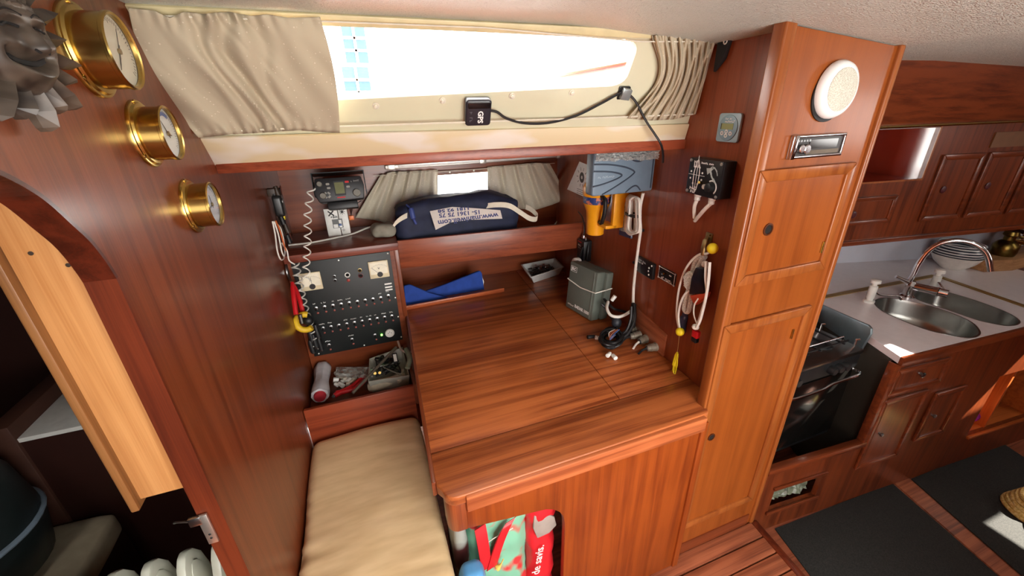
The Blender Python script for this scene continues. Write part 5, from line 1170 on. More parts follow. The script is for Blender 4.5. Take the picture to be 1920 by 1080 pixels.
# coil of white cable
cc = thing('cable_coil', 'hank of white cable tied with black tape on the bulkhead', 'cable', FRb.atpx(1189, 402))
rn = random.Random(5)
for k in range(5):
    w_ = .016 + .010 * ((k * 3) % 5); dx = (k - 2) * 2.6; e = 1 + rn.uniform(-2.5, 2.5)
    ring_ = [(1186 + dx - e - 4, 372 + k), (1181 + dx - e, 400), (1181 + dx - 2 - e, 428), (1187 + dx, 440 - k), (1195 + dx + e - 2, 430), (1193 + dx + e, 400), (1193 + dx + e - 1, 376), (1187 + dx, 366 + k), (1182 + dx - e, 372 + k)]
    B().tube(spl([FRb.hit(px, py, w_) for px, py in ring_], 6), (.0044), 8).obj('loop', cordw, cc, smooth=True, world=True)
tp0 = FRb.uv(1189, 402, .03); T_ = WM[cc.name].inverted() @ FRb.at(tp0[0], tp0[1], 0)
B().tube([T_ @ V((.038 * math.cos(a), 0, .034 + .022 * math.sin(a))) for a in [2 * PI * k / 16 for k in range(17)]], .006, 6).obj('tape', cordb, cc, smooth=True)
pts = [(1206, 362), (1201, 385), (1200, 410), (1201, 432), (1197, 462), (1192, 500), (1188, 540), (1187, 572)]
hc = thing('hanging_cable', 'white cable running down the bulkhead to the black taped bundle', 'cable', FRb.hit(1187, 572, .015))
B().tube(spl([FRb.hit(px, py, .02) for px, py in pts], 6), .0058, 8).obj('cable', cordw, hc, smooth=True, world=True)
for (px, py) in ((1201, 432), (1193, 492)): p = FRb.hit(px, py, .012); B().cbox((p.x, p.y, p.z), (.028, .018, .010)).obj('clip', black, hc, .002, world=True)
# white cable on the back wall
tag(B().tube(spl([FBk.hit(1094, 311, .012), FBk.hit(1076, 309, .012), FBk.hit(1067, 318, .012), FBk.hit(1060, 345, .012), FBk.hit(1056, 375, .012), FBk.hit(1050, 405, .012), FBk.hit(1038, 424, .012)], 6), .004, 8).obj('white_wall_cable', cordw, smooth=True), 'thin white cable down the back wall beside the short curtain', 'cable')
# handheld radio
hu_, hv_ = FRb.uv(1094, 466, .03)
hr = thing('handheld_radio', 'black handheld radio with an antenna hanging in the back corner', 'radio', FRb.at(hu_, hv_, 0))
B().prism(rrect(-.038, -.062, .038, .050, .008), .002, .048).obj('body', plain('handheld_black', (26, 26, 28), .4), hr, .006); B().lathe([(.009, .050), (.009, .066), (.006, .070)], Matrix.Translation((-.012, 0, .026)), 14, 'Y').obj('connector', chrome, hr, smooth=True)
B().lathe([(.006, .050), (.006, .064)], Matrix.Translation((.012, 0, .026)), 14, 'Y').obj('connector', chrome, hr, smooth=True)
B().tube(spl([V((-.012, .068, .026)), V((-.018, .11, .022)), V((-.05, .15, .02)), V((-.11, .165, .015))], 6), .003, 6).obj('antenna_lead', cordb, hr, smooth=True)
scribble(.034, .010, wht, hr, TR(-.008, .018, .048), seed=16); scribble(.044, .006, 'pale_print', hr, TR(-.002, .004, .048), seed=17); B().box(-.030, .034, .048, .010, .038, .0486).obj('red_line', red, hr)
B().tube(spl([V((.036, .04, .02)), V((.05, 0, .03)), V((.046, -.05, .03)), V((.05, -.09, .02))], 6), .006, 8).obj('loose_cable', cordb, hr, smooth=True)
B().tube(spl([V((.030, .02, .05)), V((.02, -.04, .055)), V((.03, -.09, .04))], 6), .006, 8).obj('loose_cable', cordb, hr, smooth=True)
B().lathe([(.020, 0), (.020, .012), (.012, .014)], TR(-.062, -.058, .004), 20).obj('round_socket', 'dark_screw', hr, smooth=True)
# --- brass hook with lanyards
W = .03
hk = thing('brass_hook', 'old brass bracket hook on the bulkhead carrying the lanyards', 'hook', FRb.atpx(1330, 447))
B().prism(rrect(-.014, -.018, .014, .018, .003), 0, .004).obj('plate', brass_old, hk, .001)
for t in (-1, 1): B().lathe([(.003, .004), (.002, .006)], TR(.006 * t, .012 * t), 8).obj('screw', brass, hk)
hI = WM[hk.name].inverted()
B().tube([hI @ FRb.hit(1326, 446, .008), hI @ FRb.hit(1323, 452, .025), hI @ FRb.hit(1320, 464, .032), hI @ FRb.hit(1318, 478, .030)], [.006, .009, .009, .007], 12).obj('barrel', brass_old, hk, smooth=True)
def cord(name, mat, parent, pts, r_, w_=W): return B().tube(spl([FRb.hit(px, py, w_) for px, py in pts], 6), r_, 8).obj(name, mat, parent, smooth=True, world=True)
ly = thing('float_lanyard', 'white cord lanyard with yellow float balls and a yellow tassel on the brass hook', 'lanyard', FRb.hit(1300, 560, W))
cord('cord', cordw, ly, [(1333, 470), (1326, 475), (1312, 477), (1298, 487), (1285, 506), (1276, 530), (1271, 556), (1269, 590), (1273, 616)], .0038)
cord('cord', cordw, ly, [(1298, 542), (1284, 552), (1275, 572), (1272, 595), (1275, 617)], .0036, .034)
for (px, py, r_) in ((1336, 466, .0165), (1275, 622, .0150)):
    p = FRb.hit(px, py, .036); B().sphere(p, r_, 16).obj('float_ball', yellowb, ly, smooth=True, world=True)
cord('string', plain('thin_string', (150, 110, 60), .7), ly, [(1274, 628), (1272, 644), (1270, 660)], .001)
p = FRb.hit(1270, 660, .03); p2 = FRb.hit(1263, 690, .03)
B().tube([p, p.lerp(p2, .2), p.lerp(p2, .8)], [.003, .007, .009], 10).obj('tassel_head', yellowb, ly, smooth=True, world=True)
for k in range(16):
    r_ = random.Random(k); e = (1259 + r_.uniform(-8, 8), 716 + r_.uniform(-8, 4)); cord('tassel_strand', yellowb, ly, [(1270 + r_.uniform(-2, 2), 664), (1265 + r_.uniform(-4, 4), 690), e], .0016, .03 + r_.uniform(-.006, .006))
rp_ = thing('rope_hank', 'knotted hank of white braided rope hanging from the brass hook', 'rope', FRb.hit(1295, 540, .02))
braid = two_tone('braid_white', (176, 172, 160), (226, 222, 210), 260, .35, .65, .8, bump=.5)
cord('rope', braid, rp_, [(1322, 478), (1306, 488), (1300, 505), (1296, 530), (1288, 555), (1283, 578), (1290, 584), (1296, 560), (1302, 530), (1310, 500), (1322, 480)], .0085, .022)
for k in range(5): r_ = random.Random(20 + k); cord('rope_turn', braid, rp_, [(1284 + r_.uniform(-2, 3), 515 + 5 * k), (1294, 510 + 5 * k + r_.uniform(-3, 3)), (1302, 520 + 4 * k), (1292, 526 + 4 * k), (1284, 518 + 4 * k)], .0052, .036)
cord('handle', plain('navy_plastic', (34, 40, 62), .35), rp_, [(1286, 585), (1282, 600), (1279, 622)], [.010] * 4 + [.013] * 12, .018)
kn = thing('knife', 'dark sheathed knife with a red tip tied in white cord on the brass hook', 'knife', FRb.hit(1312, 530, .03))
sh_ = [FRb.uv(*p, .03) for p in ((1311, 500), (1326, 502), (1328, 550), (1298, 551), (1303, 520))]
I = WM[kn.name].inverted()
B().prism(sh_, .024, .046).obj('sheath', plain('sheath_black', (24, 26, 36), .25), kn, .005, world=True, T=FRb.M)
B().prism([FRb.uv(*p, .03) for p in ((1299, 553), (1332, 547), (1328, 557), (1308, 572))], .024, .044).obj('tip', plain('orange_red', (206, 84, 52), .45), kn, .004, world=True, T=FRb.M)
cord('cord', cordw, kn, [(1324, 490), (1323, 520), (1325, 550), (1317, 580), (1308, 608), (1303, 614)], .0042, .052)
cord('cord', cordw, kn, [(1331, 492), (1328, 530), (1322, 565), (1313, 600), (1306, 615)], .0042, .056)
cord('cord', cordw, kn, [(1309, 560), (1302, 572), (1301, 590), (1306, 606)], .0022, .05)
p = FRb.hit(1304, 613, .05); B().sphere(p, .012, 10, (1, 1, .8)).obj('knot', cordw, kn, smooth=True, world=True)
p = FRb.hit(1305, 626, .04); B().cbox(p, (.016, .024, .026)).obj('red_tag', red, kn, .003, world=True); p = FRb.hit(1303, 637, .04); B().cbox(p, (.016, .022, .016)).obj('black_end', black, kn, .003, world=True)
B().sphere(FRb.hit(1321, 495, .04), .010, 10).obj('ring_knot', braid, kn, smooth=True, world=True)
# ================================================================== things on the chart table
# plastic tub of screws
c4 = [PZ(*p, .802) for p in ((978, 496), (1040, 484), (1056, 500), (996, 519))]; cen = sum(c4, V()) / 4
tb_ = thing('plastic_tub', 'small translucent white plastic tub full of screws and fittings', 'tub', (cen.x, cen.y, DZ))
cen0 = V((cen.x, cen.y, 0)); b4 = [cen0 + (V((p.x, p.y, 0)) - cen0) * .80 + V((0, 0, DZ + .001)) for p in c4]; in4 = [cen0 + (V((p.x, p.y, 0)) - cen0) * .95 + V((0, 0, .802)) for p in c4]; ib = [cen0 + (V((p.x, p.y, 0)) - cen0) * .76 + V((0, 0, DZ + .004)) for p in c4]
o4 = [cen0 + (V((p.x, p.y, 0)) - cen0) * 1.05 + V((0, 0, .802)) for p in c4]; lo4 = [p - V((0, 0, .004)) for p in o4]
B().loft([b4, [p - V((0, 0, .004)) for p in c4], lo4, o4, in4, ib]).obj('tub', plain('tub_white', (206, 208, 206), .4), tb_, .003, world=True)
sc_ = B(); r_ = random.Random(9)
for k in range(150):
    s, t = r_.uniform(.08, .92), r_.uniform(.08, .92); p = ib[0].lerp(ib[1], s).lerp(ib[3].lerp(ib[2], s), t) + V((0, 0, .006 + .024 * r_.random())); dv = V((r_.uniform(-1, 1), r_.uniform(-1, 1), r_.uniform(-.4, .4))).normalized() * r_.uniform(.005, .012)
    sc_.tube([p - dv, p + dv], r_.uniform(.002, .004), 5)
o = sc_.obj('screws', plain('screw_mix', (92, 86, 84), .35, .8, .4, nscale=60), tb_, world=True); o['kind'] = 'stuff'
for k in range(4): s, t = r_.uniform(.2, .8), r_.uniform(.3, .7); p = ib[0].lerp(ib[1], s).lerp(ib[3].lerp(ib[2], s), t) + V((0, 0, .036)); B().lathe([(.012, 0), (.012, .008), (.008, .012), (.008, .02)], Matrix.Translation(p), 12).obj('fitting', chrome, tb_, smooth=True, world=True)
# radar display under its grey cover
ra, rb = PZ(1060, 577, DZ), PZ(1108, 606, DZ)
FRd = Frame(ra + V((0, 0, .009)), rb - ra, V((.10, -.02, 1))); rw = (rb - ra).length; rh = .232; rd = .085
rd_t = thing('radar_display', 'grey radar display under a hard cover tied with a white band', 'radar', FRd.M)
rg_ = plain('radar_grey', (96, 104, 96), .5, var=.04)
B().prism(rrect(0, 0, rw, rh, .006), -.045, 0).obj('cover', rg_, rd_t, .004)
B().prism(rrect(.004, .003, rw + .012, rh - .004, .006), -rd, -.047).obj('back_case', rg_, rd_t, .004); 
B().box(rw - .020, .004, 0, rw - .014, rh - .004, .0015).obj('rib', plain('radar_rib', (122, 130, 122), .5), rd_t)
text('JRC', .019, wht, rd_t, TR(.030, rh - .030, .0006), bold=.0008)
B().holes([.010, .052], [rh - .043, rh - .017], [(.0115, rh - .0415, .0505, rh - .0185)], .0, .0006).obj('logo_border', wht, rd_t)
text('RADAR 1000', .021, wht, rd_t, TR(rw * .62, .028, .0006), bold=.0008, sx=.86); scribble(.044, .008, wht, rd_t, TR(.038, .024, 0), seed=18)
bz = rh * .62
B().tube([(-.003, bz, -rd - .002), (-.003, bz, .003), (rw * .5, bz - .012, .004), (rw + .004, bz - .004, .003), (rw + .015, bz + .01, -rd)], .0028, 6).obj('white_band', cordw, rd_t, smooth=True)
wp = PZ(1063, 508, .86); b = B(); 
pg = thing('white_plug', 'white round plug hanging at the back edge of the radar display', 'plug', FRd.at(-.014, rh - .022, -.05)); B().lathe([(.024, -.016), (.028, -.012), (.028, .008), (.018, .016), (.008, .018)], None, 20).obj('body', white, pg, smooth=True); B().box(-.012, -.026, -.014, .012, .026, .006).obj('tab', white, pg, .003)
# cables beside the radar display
blk = thing('black_cable_bundle', 'tangle of black cables with white plugs on the chart table', 'cables', PZ(1150, 640, DZ))
for k in range(9):
    r_ = random.Random(40 + k); cx_, cy_ = 1146 + r_.uniform(-4, 4), 634 + r_.uniform(-6, 8); rx_, ry_ = 14 + r_.uniform(0, 9), 11 + r_.uniform(0, 7); z_ = DZ + .006 + .005 * k; ph = r_.uniform(0, 6)
    B().tube(spl([PZ(cx_ + rx_ * math.cos(a), cy_ + ry_ * math.sin(a), z_ + .006 * math.sin(2 * a + ph)) for a in [2 * PI * j / 12 + ph for j in range(13)]], 4), .0048, 7).obj('loop', cordb, blk, smooth=True, world=True)
for k, pts in enumerate(([(1187, 568), (1188, 590), (1184, 612), (1170, 630), (1155, 650)], [(1190, 570), (1190, 600), (1178, 625), (1160, 640)], [(1184, 575), (1182, 600), (1172, 622), (1150, 632)], [(1128, 570), (1138, 580), (1148, 598), (1160, 620)], [(1132, 560), (1150, 578), (1172, 585), (1186, 590)])):
    zz = [.90, .85, .80, .765, .76] if k < 3 else [.86, .84, .81, .78]
    B().tube(spl([PZ(px, py, zz[min(i, len(zz) - 1)]) for i, (px, py) in enumerate(pts)], 6), .006, 7).obj('cable', cordb, blk, smooth=True, world=True)
p = PZ(1156, 605, .80); B().sphere(p, .022, 14, (1, 1, 1.2)).obj('ferrite', plain('rubber_grey', (44, 48, 56), .5), blk, smooth=True, world=True)
for (px, py, z_, d_) in ((1112, 631, .765, (-.03, .0, .004)), (1124, 634, .765, (-.02, .004, .006)), (1150, 667, .760, (-.002, -.022, 0)), (1143, 663, .762, (-.02, -.014, .002)), (1148, 562, .90, (.012, -.004, .02))):
    p = PZ(px, py, z_); dv = V(d_); B().tube([p - dv * .2, p + dv * .9], [.008, .009], 8).obj('plug', (white, cordb)[abs(dv.x) > .025], blk, .001, world=True); 
for k, m_ in enumerate((cordw, 'orange_wire', plain('pink_wire', (210, 140, 120), .5), plain('blue_wire', (90, 120, 190), .5))):
    B().tube(spl([PZ(1152 + 3 * k, 618, .80), PZ(1142 + 2 * k, 624 + 2 * k, .805), PZ(1144, 634 + k, .80), PZ(1154, 628, .795)], 6), .0018, 6).obj('thin_wire', m_, blk, smooth=True, world=True)
wl = tag(B().tube(spl([PZ(1140, 566, .86), PZ(1138, 578, .85), PZ(1144, 590, .835), PZ(1156, 594, .83), PZ(1168, 592, .835), PZ(1183, 583, .85), PZ(1187, 574, .87)], 6), .0068, 9).obj('white_elbow_cable', cordw, smooth=True), 'stiff white cable curving from the radar display to the taped bundle', 'cable')
tap_ = FRb.hit(1187, 572, .018); bt = tag(B().tube([FRb.hit(1187, 568, .018), FRb.hit(1188, 590, .018), FRb.hit(1186, 615, .020), FRb.hit(1184, 622, .022)], [.008, .011, .012, .010], 10).obj('taped_bundle', cordb, smooth=True), 'black taped cable bundle against the bulkhead behind the coax plugs', 'cable')
lbls = ('upright', )
for k, (px, py, dx) in enumerate(((1188, 617, 0), (1190, 628, 1), (1206, 636, 2), (1222, 650, 3))):
    p = PZ(px, py, .772); t = thing('coax_plug', 'round metal coaxial plug with a white tail among the black tailed plugs' if k == 2 else 'round metal coaxial plug with a black tail lying by the base board', 'plug', (p.x, p.y, DZ), 'coax plugs on the chart table')
    dv = V((.036, .006 - .012 * (k % 2), .002)); c = V((0, 0, .018))
    B().tube([c - dv * .55, c - dv * .2, c - dv * .19, c + dv * .35, c + dv * .36, c + dv * .7], [.013, .013, .016, .016, .018, .018], 16).obj('barrel', plain('nickel', (176, 172, 156), .32, .6, .15), t, smooth=True)
    B().tube([c - dv * .62, c - dv * .54], [.009, .011], 12).obj('insert', (cordb, steel)[k % 2], t); B().tube(spl([c - dv * .6, c - dv * 1.1 + V((0, 0, -.006)), c - dv * 1.7 + V((0, -.01, -.012))], 5), .0045, 7).obj('tail', (cordw if k == 2 else cordb), t, smooth=True)
# ================================================================== navy bag, straps, blue cloth
navy = plain('navy_cloth', (30, 36, 62), .75, var=.25, nscale=18)
bgt = thing('navy_bag', 'navy blue cloth bag with a printed white label lying on the shelf', 'bag', (.42, 1.95, 1.001))
def bagd(p, nn): return .014 * nz(p, 9) + .006 * nz(p, 26) - (.05 * max(0, (p.x - .60) / .15) + .045 * max(0, (.25 - p.x) / .15)) * max(0, nn.z) 
bg_ = soft_box(.135, 1.885, 1.002, .745, 2.06, 1.275, .05, 22, bagd); bg_.obj('body', navy, bgt, smooth=True, world=True)
FLa = Frame((0, 1.868, 1.20), (1, 0, 0), V((0, .35, 1)))
q_ = [FLa.uv(*p) for p in ((806, 396), (848, 388), (885, 390), (938, 394), (942, 410), (882, 412), (845, 417), (817, 431))]
B().prism(q_, -.002, 0).obj('label_patch', plain('label_white', (214, 206, 198), .7, var=.04), bgt, world=True, T=FLa.M)
nv_ink = plain('navy_ink', (54, 62, 116), .6)
def ltext(s, pl, pr, size):
    a = V(FLa.uv(*pl, .001)); c = V(FLa.uv(*pr, .001)); d = c - a; m_ = (a + c) / 2
    text(s, size, nv_ink, bgt, FLa.at(m_.x, m_.y, .0006, PI + math.atan2(d.y, d.x)), world=True, bold=.0008, fit=d.length)
ltext('www.maniwell.com', (821, 418), (934, 403), .034); ltext('15- 1361 75 75', (824, 404), (900, 397), .026); ltext('1181 92 58', (822, 396), (880, 390), .020)
B().ribbon(spl([PY(900, 388, 1.90), PY(930, 384, 1.87), PY(955, 386, 1.86), PY(975, 398, 1.855), PY(992, 409, 1.86), PY(1005, 411, 1.87), PY(1007, 404, 1.89), PY(996, 393, 1.93), PY(986, 388, 1.96)], 6), V((.006, .004, .024)), .002).obj('strap', plain('strap_cream', (224, 216, 196), .7), bgt, smooth=True, world=True)
B().ribbon(spl([PY(772, 400, 1.90), PY(755, 408, 1.88), PY(742, 418, 1.875), PY(733, 432, 1.875)], 6), V((.008, 0, .026)), .002).obj('strap', 'strap_cream', bgt, smooth=True, world=True)
B().tube(spl([PY(762, 384, 1.90), PY(770, 392, 1.875), PY(774, 406, 1.865), PY(780, 420, 1.87)], 6), [.004] * 6 + [.012] * 8 + [.006] * 8, 8).obj('tie', plain('tie_blue', (58, 74, 140), .6), bgt, smooth=True, world=True)
blue = plain('blue_canvas', (30, 66, 150), .85, var=.15, bump=.2, bscale=400)
bc = thing('blue_cloth', 'folded bright blue canvas cloth on the low shelf behind the chart table', 'cloth', (.3, 1.95, DZ))
FBc = Frame((0, 1.935, .80), (1, 0, 0), V((0, .3, 1)))
for k, (pts, w0_, w1_) in enumerate((([(757, 536), (768, 533), (806, 549), (850, 560), (838, 572), (760, 580)], -.04, .0), ([(800, 547), (832, 536), (903, 508), (907, 512), (912, 546), (860, 566), (820, 568)], -.07, -.035))):
    B().prism([FBc.uv(*p) for p in pts], w0_, w1_).obj('fold', blue, bc, .006, 3, world=True, T=FBc.M)
B().prism([FBc.uv(*p) for p in ((909, 516), (914, 530), (912, 545))], -.075, -.07).obj('corner_tag', white, bc, world=True, T=FBc.M)
# ================================================================== tray contents
rl_ = thing('rolled_flag', 'white cloth roll with a red end lying in the tray', 'roll', PZ(603, 740, .535))
a, c = PZ(606, 684, .575), PZ(600, 742, .570); dv = (c - a).normalized(); n1 = dv.cross(V((0, 0, 1))).normalized(); n2 = n1.cross(dv)
rings = []
for k in range(15):
    t = k / 14; p = a.lerp(c, t); R_ = .033 + .003 * math.sin(t * 9); R_ *= (.55 if k == 0 else .9 if k == 1 else 1)
    rings.append([p + (n1 * math.cos(2 * PI * j / 20) + n2 * math.sin(2 * PI * j / 20)) * R_ * (1 + .05 * math.sin(j * 2.1 + t * 3)) for j in range(20)])
B().loft(rings).obj('cloth', plain('flag_white', (196, 194, 198), .85, var=.1), rl_, smooth=True, world=True)
B().tube([c - dv * .01, c + dv * .012], [.027, .022], 18).obj('red_core', plain('flag_red', (176, 36, 48), .8), rl_, smooth=True, world=True)
pc = thing('parts_bag', 'clear bag of small white parts in the tray', 'bag', PZ(650, 712, .535))
pcl = B(); r_ = random.Random(12)
for k in range(26):
    p = PZ(r_.uniform(628, 682), r_.uniform(692, 724), .55 + r_.uniform(0, .02)); dvv = V((r_.uniform(-1, 1), r_.uniform(-1, 1), r_.uniform(-.3, .3))).normalized() * r_.uniform(.008, .018)
    B().tube([p - dvv, p + dvv], [r_.uniform(.006, .011)] * 2, 7).obj('part', (white, offwhite, 'grey_pouch')[k % 3], pc, .0, smooth=False, world=True)
fm = B().grid(lambda s, t: PZ(lerp(630, 700, s), lerp(688, 708, t), .585 + .010 * nz((s * 8, t * 4, 7))), 30, 10).obj('film', mp_, pc, world=True); fm.modifiers.new('t', 'SOLIDIFY').thickness = .0006
rp2 = thing('red_cutters', 'red handled cutters lying in the tray', 'cutters', PZ(650, 725, .535))
for pts in ([(627, 742), (640, 735), (660, 725), (682, 706)], [(630, 737), (650, 733), (668, 727), (684, 712)]): B().tube(spl([PZ(px, py, .572) for px, py in pts], 6), .011, 9).obj('handle', red, rp2, smooth=True, world=True)
B().tube([PZ(623, 745, .57), PZ(632, 738, .572)], [.005, .010], 8).obj('jaw', steel, rp2, smooth=True, world=True)
tag(B().tube([PZ(661, 737, .60), PZ(743, 651, .66)], .0065, 9).obj('metal_rod', plain('rod_grey', (120, 112, 98), .4, .6), smooth=True), 'grey metal rod leaning across the tray', 'rod')
gb_ = thing('grey_basket', 'grey plastic basket of cables standing in the tray', 'basket', PZ(725, 705, .532))
bq_ = [PZ(*p, .60) for p in ((692, 672), (755, 650), (768, 704), (690, 716))]; cc_ = sum(bq_, V()) / 4
lo = [cc_ + (p - cc_) * .9 + V((0, 0, .534 - .60)) for p in bq_]; inn_ = [cc_ + (p - cc_) * .94 for p in bq_]; inl = [cc_ + (p - cc_) * .85 + V((0, 0, .54 - .60)) for p in bq_]
B().loft([lo, bq_, inn_, inl]).obj('basket', plain('basket_grey', (172, 172, 160), .55), gb_, .003, world=True)
for k in range(14):
    r_ = random.Random(70 + k); P_ = [PZ(r_.uniform(698, 752), r_.uniform(665, 705), .575 + r_.uniform(0, .03)) for _ in range(4)]
    B().tube(spl(P_, 6), .0035, 6).obj('cable', (cordb, cordb, 'knob_grey', steel)[k % 4], gb_, smooth=True, world=True)
p = PZ(741, 672, .615); B().cbox((0, 0, 0), (.022, .05, .012), Matrix.Translation(p) @ Matrix.Rotation(.6, 4, 'X')).obj('label_box', black, gb_, .002, world=True); B().cbox((0, 0, .007), (.014, .036, .001), Matrix.Translation(p) @ Matrix.Rotation(.6, 4, 'X')).obj('label', white, gb_, world=True)
for (px, py) in ((703, 700), (712, 699)): B().tube([PZ(px, py, .59), PZ(px, py, .612)], .006, 10).obj('brass_plug', brass, gb_, smooth=True, world=True)
B().tube(spl([PZ(762, 655, .64), PZ(768, 672, .63), PZ(764, 690, .61)], 5), .012, 9).obj('green_bottle', plain('bottle_green', (150, 164, 140), .4), gb_, smooth=True, world=True)
rgc = thing('work_glove', 'pale canvas work glove lying at the front of the tray', 'glove', PZ(725, 722, .535))
B().tube(spl([PZ(692, 726, .555), PZ(715, 720, .565), PZ(740, 712, .57), PZ(754, 700, .575)], 5), [.018, .022, .024, .024, .024, .024, .022, .022, .02, .02, .02, .018, .018, .018, .016, .014], 12).obj('palm', plain('glove_canvas', (206, 200, 178), .9, var=.15, bump=.3), rgc, smooth=True, world=True)
for k in range(3): B().tube([PZ(742 + 2 * k, 706 + 5 * k, .577), PZ(756 + k, 694 + 7 * k, .58)], [.009, .007], 8).obj('finger', 'glove_canvas', rgc, smooth=True, world=True)
tag(B().tube(spl([PY(746, 640, 1.79), PZ(752, 655, .62), PZ(764, 662, .62), PZ(770, 660, .63)], 6), .005, 8).obj('pink_wires', plain('pink_white', (216, 190, 178), .6), smooth=True), 'pale pink wires coming out below the switch panel', 'cable')
# ================================================================== bags under the chart table
bags = thing('shopping_bag', 'red and mint green printed shopping bag under the chart table', 'bag', (.28, .90, 0))
mint = two_tone('mint_print', (206, 60, 62), (128, 196, 166), 9, .40, .46, .45)
def sbd(p, nn): return .016 * nz(p, 11) + .008 * nz(p, 30)
soft_box(.135, .80, .05, .335, 1.0, .60, .05, 18, sbd).obj('body', mint, bags, smooth=True, world=True)
b = soft_box(.325, .79, .02, .425, .99, .595, .035, 18, lambda p, nn: sbd(p, nn) - .0); b.obj('red_side', plain('bag_red', (206, 34, 44), .4, var=.12, nscale=14), bags, smooth=True, world=True)
FSb = Frame((.30, .785, .5), (1, 0, 0))
B().prism([FSb.uv(*p) for p in ((1002, 968), (1020, 962), (1040, 970), (1044, 985), (1030, 1000), (1008, 1010), (1000, 992))], -.008, .0).obj('grey_lining', plain('lining_grey', (158, 150, 142), .6), bags, .003, world=True, T=FSb.M)
for pts in ([(900, 988), (904, 1010), (908, 1035), (912, 1066)], [(958, 975), (948, 992), (936, 1020), (922, 1064)]):
    B().ribbon(spl([FSb.hit(px, py, .004 + .010 * math.sin(k * 1.1)) for k, (px, py) in enumerate(pts)], 6), V((.034, .004, .008)), .004).obj('handle', 'bag_red', bags, smooth=True, world=True)
B().tube([FSb.hit(902, 1026, .004), FSb.hit(925, 1010, .005), FSb.hit(962, 990, .004)], .0015, 6).obj('stitch', white, bags, world=True)
u, v = FSb.uv(1008, 1056, .004); text('s de savis.', .042, wht, bags, FSb.at(u, v, .0045, PI / 2 - .12), world=True, bold=.0003)
yb_ = B().tube(spl([FSb.hit(930, 1066, .002), FSb.hit(938, 1060, .004), FSb.hit(944, 1048, .003)], 5), [.004, .010, .010, .009, .006, .004, .003, .002, .002, .002, .002], 8).obj('yellow_print', plain('banana', (226, 190, 90), .6), bags, smooth=True, world=True)
b2 = soft_box(.094, .80, .03, .128, .95, .58, .02, 12, lambda p, nn: .010 * nz(p, 14)); tag(b2.obj('grey_bag', two_tone('bag_grey_red', (60, 20, 22), (150, 156, 150), 7, .42, .5, .5), smooth=True), 'grey and dark red bag squeezed beside the seat under the chart table', 'bag')
b3 = soft_box(.085, .69, .02, .165, .765, .475, .03, 12, lambda p, nn: .012 * nz(p, 16)); tag(b3.obj('blue_bag', plain('light_blue', (90, 160, 214), .35), smooth=True), 'light blue plastic bag below the chart table corner', 'bag')
# ================================================================== beyond the doorway
wt = thing('cabin_cupboard', 'dark low cupboard with a white top beyond the doorway', 'cupboard', (-.8, 1.5, 0))
c0 = PZ(33, 822, .75); yf = c0.y
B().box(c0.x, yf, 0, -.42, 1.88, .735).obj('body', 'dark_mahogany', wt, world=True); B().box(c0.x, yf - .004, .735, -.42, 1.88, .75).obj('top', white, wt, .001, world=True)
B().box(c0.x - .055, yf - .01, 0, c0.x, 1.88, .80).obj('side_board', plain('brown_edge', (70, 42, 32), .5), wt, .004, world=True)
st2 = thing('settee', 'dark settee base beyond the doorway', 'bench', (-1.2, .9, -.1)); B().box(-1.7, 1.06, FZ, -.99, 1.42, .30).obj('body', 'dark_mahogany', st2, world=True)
cu2 = soft_box(-1.70, 1.05, .302, -.97, 1.42, .41, .035, 14, lambda p, nn: .006 * nz(p, 6)); tag(cu2.obj('settee_cushion', plain('grey_beige', (166, 154, 130), .9), smooth=True), 'grey beige settee cushion beyond the doorway', 'cushion')
bk = PZ(20, 1000, .42); bk = V((-1.22, 1.235, .414))
bu = thing('black_bag', 'bulky black round bag standing on the settee beyond the doorway', 'bag', bk)
B().lathe([(.13, 0), (.165, .03), (.185, .14), (.18, .17), (.185, .18), (.17, .32), (.12, .39), (.02, .40)], None, 32).obj('body', plain('bag_black', (28, 36, 36), .4), bu, smooth=True)
B().tube([V((.187 * math.cos(a), .187 * math.sin(a), .175)) for a in [2 * PI * k / 36 for k in range(37)]], .008, 8).obj('band', plain('highlight_grey', (110, 126, 140), .4), bu, smooth=True)  # grey ring stands in for the bag's highlight, painted by colour
# oil radiator
ra_ = thing('oil_radiator', 'white oil filled radiator beyond the doorway', 'radiator', (-.60, .93, FZ))
enam = plain('enamel', (206, 208, 192), .35, var=.03)
fin = [(-.065, 0), (.065, 0), (.065, .50), (.055, .56), (.030, .605), (.010, .622), (-.010, .622), (-.030, .605), (-.055, .56), (-.065, .50)]
Fx = Frame((0, 0, 0), (0, 1, 0))
for k in range(7):
    T = Matrix.Translation((-.502 - .0745 * k, .936, .0)) @ Fx.M
    f_ = B().prism([(p[0], p[1]) for p in fin], -.011, .011, T).obj('fin', enam, ra_, .006, world=True)
    B().prism([(p[0] * .62, .04 + p[1] * .88) for p in fin], .011, .014, T).obj('fin_emboss', enam, f_, .002, world=True)
B().box(-.468, .875, 0, -.440, 1.0, .585).obj('end_panel', enam, ra_, .004, world=True); B().box(-.458, .868, .30, -.420, .880, .588).obj('control_panel', plain('control_blue', (120, 146, 200), .4), ra_, .003, world=True)
B().tube([(-.97, .936, .06), (-.44, .936, .06)], .016, 10).obj('tube', enam, ra_, world=True)
for x in (-.50, -.92): B().box(x - .02, .85, FZ, x + .02, 1.02, .0).obj('foot', black, ra_, .004, world=True)
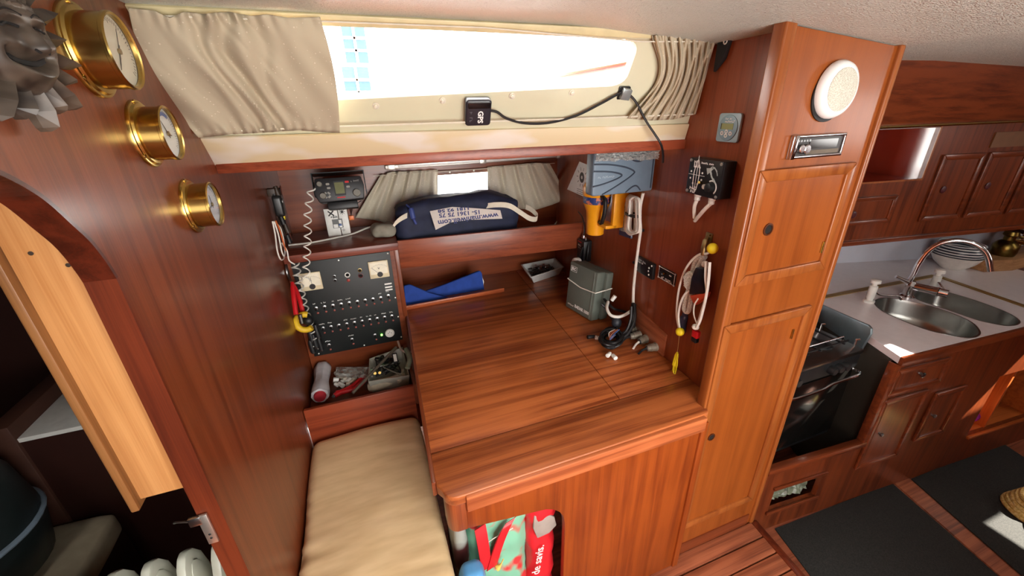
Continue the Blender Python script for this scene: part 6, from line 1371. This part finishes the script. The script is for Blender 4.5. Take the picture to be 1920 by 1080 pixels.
# latch on the jamb
la_ = thing('latch', 'small worn metal latch on the doorway jamb', 'latch', PY(388, 985, .685))
B().box(-.008, -.004, -.045, .008, .001, .03).obj('plate', alu, la_, .001); B().box(-.022, -.006, .010, -.002, .002, .030).obj('bolt', steel, la_, .002); B().tube([V((-.02, 0, .02)), V((-.045, .01, .018)), V((-.055, .02, .008))], .002, 6).obj('tongue', steel, la_)
for z_ in (-.03, -.02): B().lathe([(.0025, 0), (.0015, .001)], Matrix.Translation((0, -.004, z_)) @ Matrix.Rotation(PI / 2, 4, 'X'), 8).obj('screw', ink, la_)
# ================================================================== galley floor odds and ends
rp3 = thing('yellow_rope', 'coil of yellow rope on the sunlit sole', 'rope', PZ(1935, 960, FZ))
for k in range(5): B().tube([V((.11 * math.cos(a) * (1 - .08 * k), .09 * math.sin(a) * (1 - .1 * k), .014 + .017 * k + .004 * math.sin(3 * a + k))) for a in [2 * PI * j / 24 for j in range(25)]], .010, 8).obj('turn', two_tone('rope_yellow', (214, 182, 96), (240, 218, 150), 120, .4, .6, .8, bump=.4), rp3, smooth=True)
B().tube(spl([V((-.10, -.02, .02)), V((-.16, -.05, .012)), V((-.17, -.12, .010)), V((-.22, -.17, .010))], 6), .007, 8).obj('tail', cordw, rp3, smooth=True)
# ================================================================== outside the window
bd = thing('quay_building', 'white quayside building with blue glazed panes beyond the long window', 'building', (1, 9, 0))
B().box(-14, 9.0, -1.5, 16, 9.4, 2.6).obj('wall', plain('render_white', (246, 248, 250), .8, var=.02), bd, world=True)
for (px0, px1, py0, py1) in ((650, 682, 48, 118), (652, 690, 126, 196)):
    a, c = PY(px0, py1, 8.98), PY(px1, py0, 8.98); w_ = B().box(a.x, 8.95, a.z, c.x, 9.02, c.z).obj('window', plain('pane_blue', (30, 62, 80), .3), bd, world=True)
    B().box((a.x + c.x) / 2 - .02, 8.93, a.z, (a.x + c.x) / 2 + .02, 8.96, c.z).obj('mullion', 'render_white', w_, world=True)
    for f in (.33, .66): z_ = lerp(a.z, c.z, f); B().box(a.x, 8.93, z_ - .02, c.x, 8.96, z_ + .02).obj('mullion', 'render_white', w_, world=True)
struct(B().box(-30, 2.6, -3.05, 30, 40, -3.0).obj('ground_quay', plain('quay_pale', (200, 204, 204), .8), keep=True))
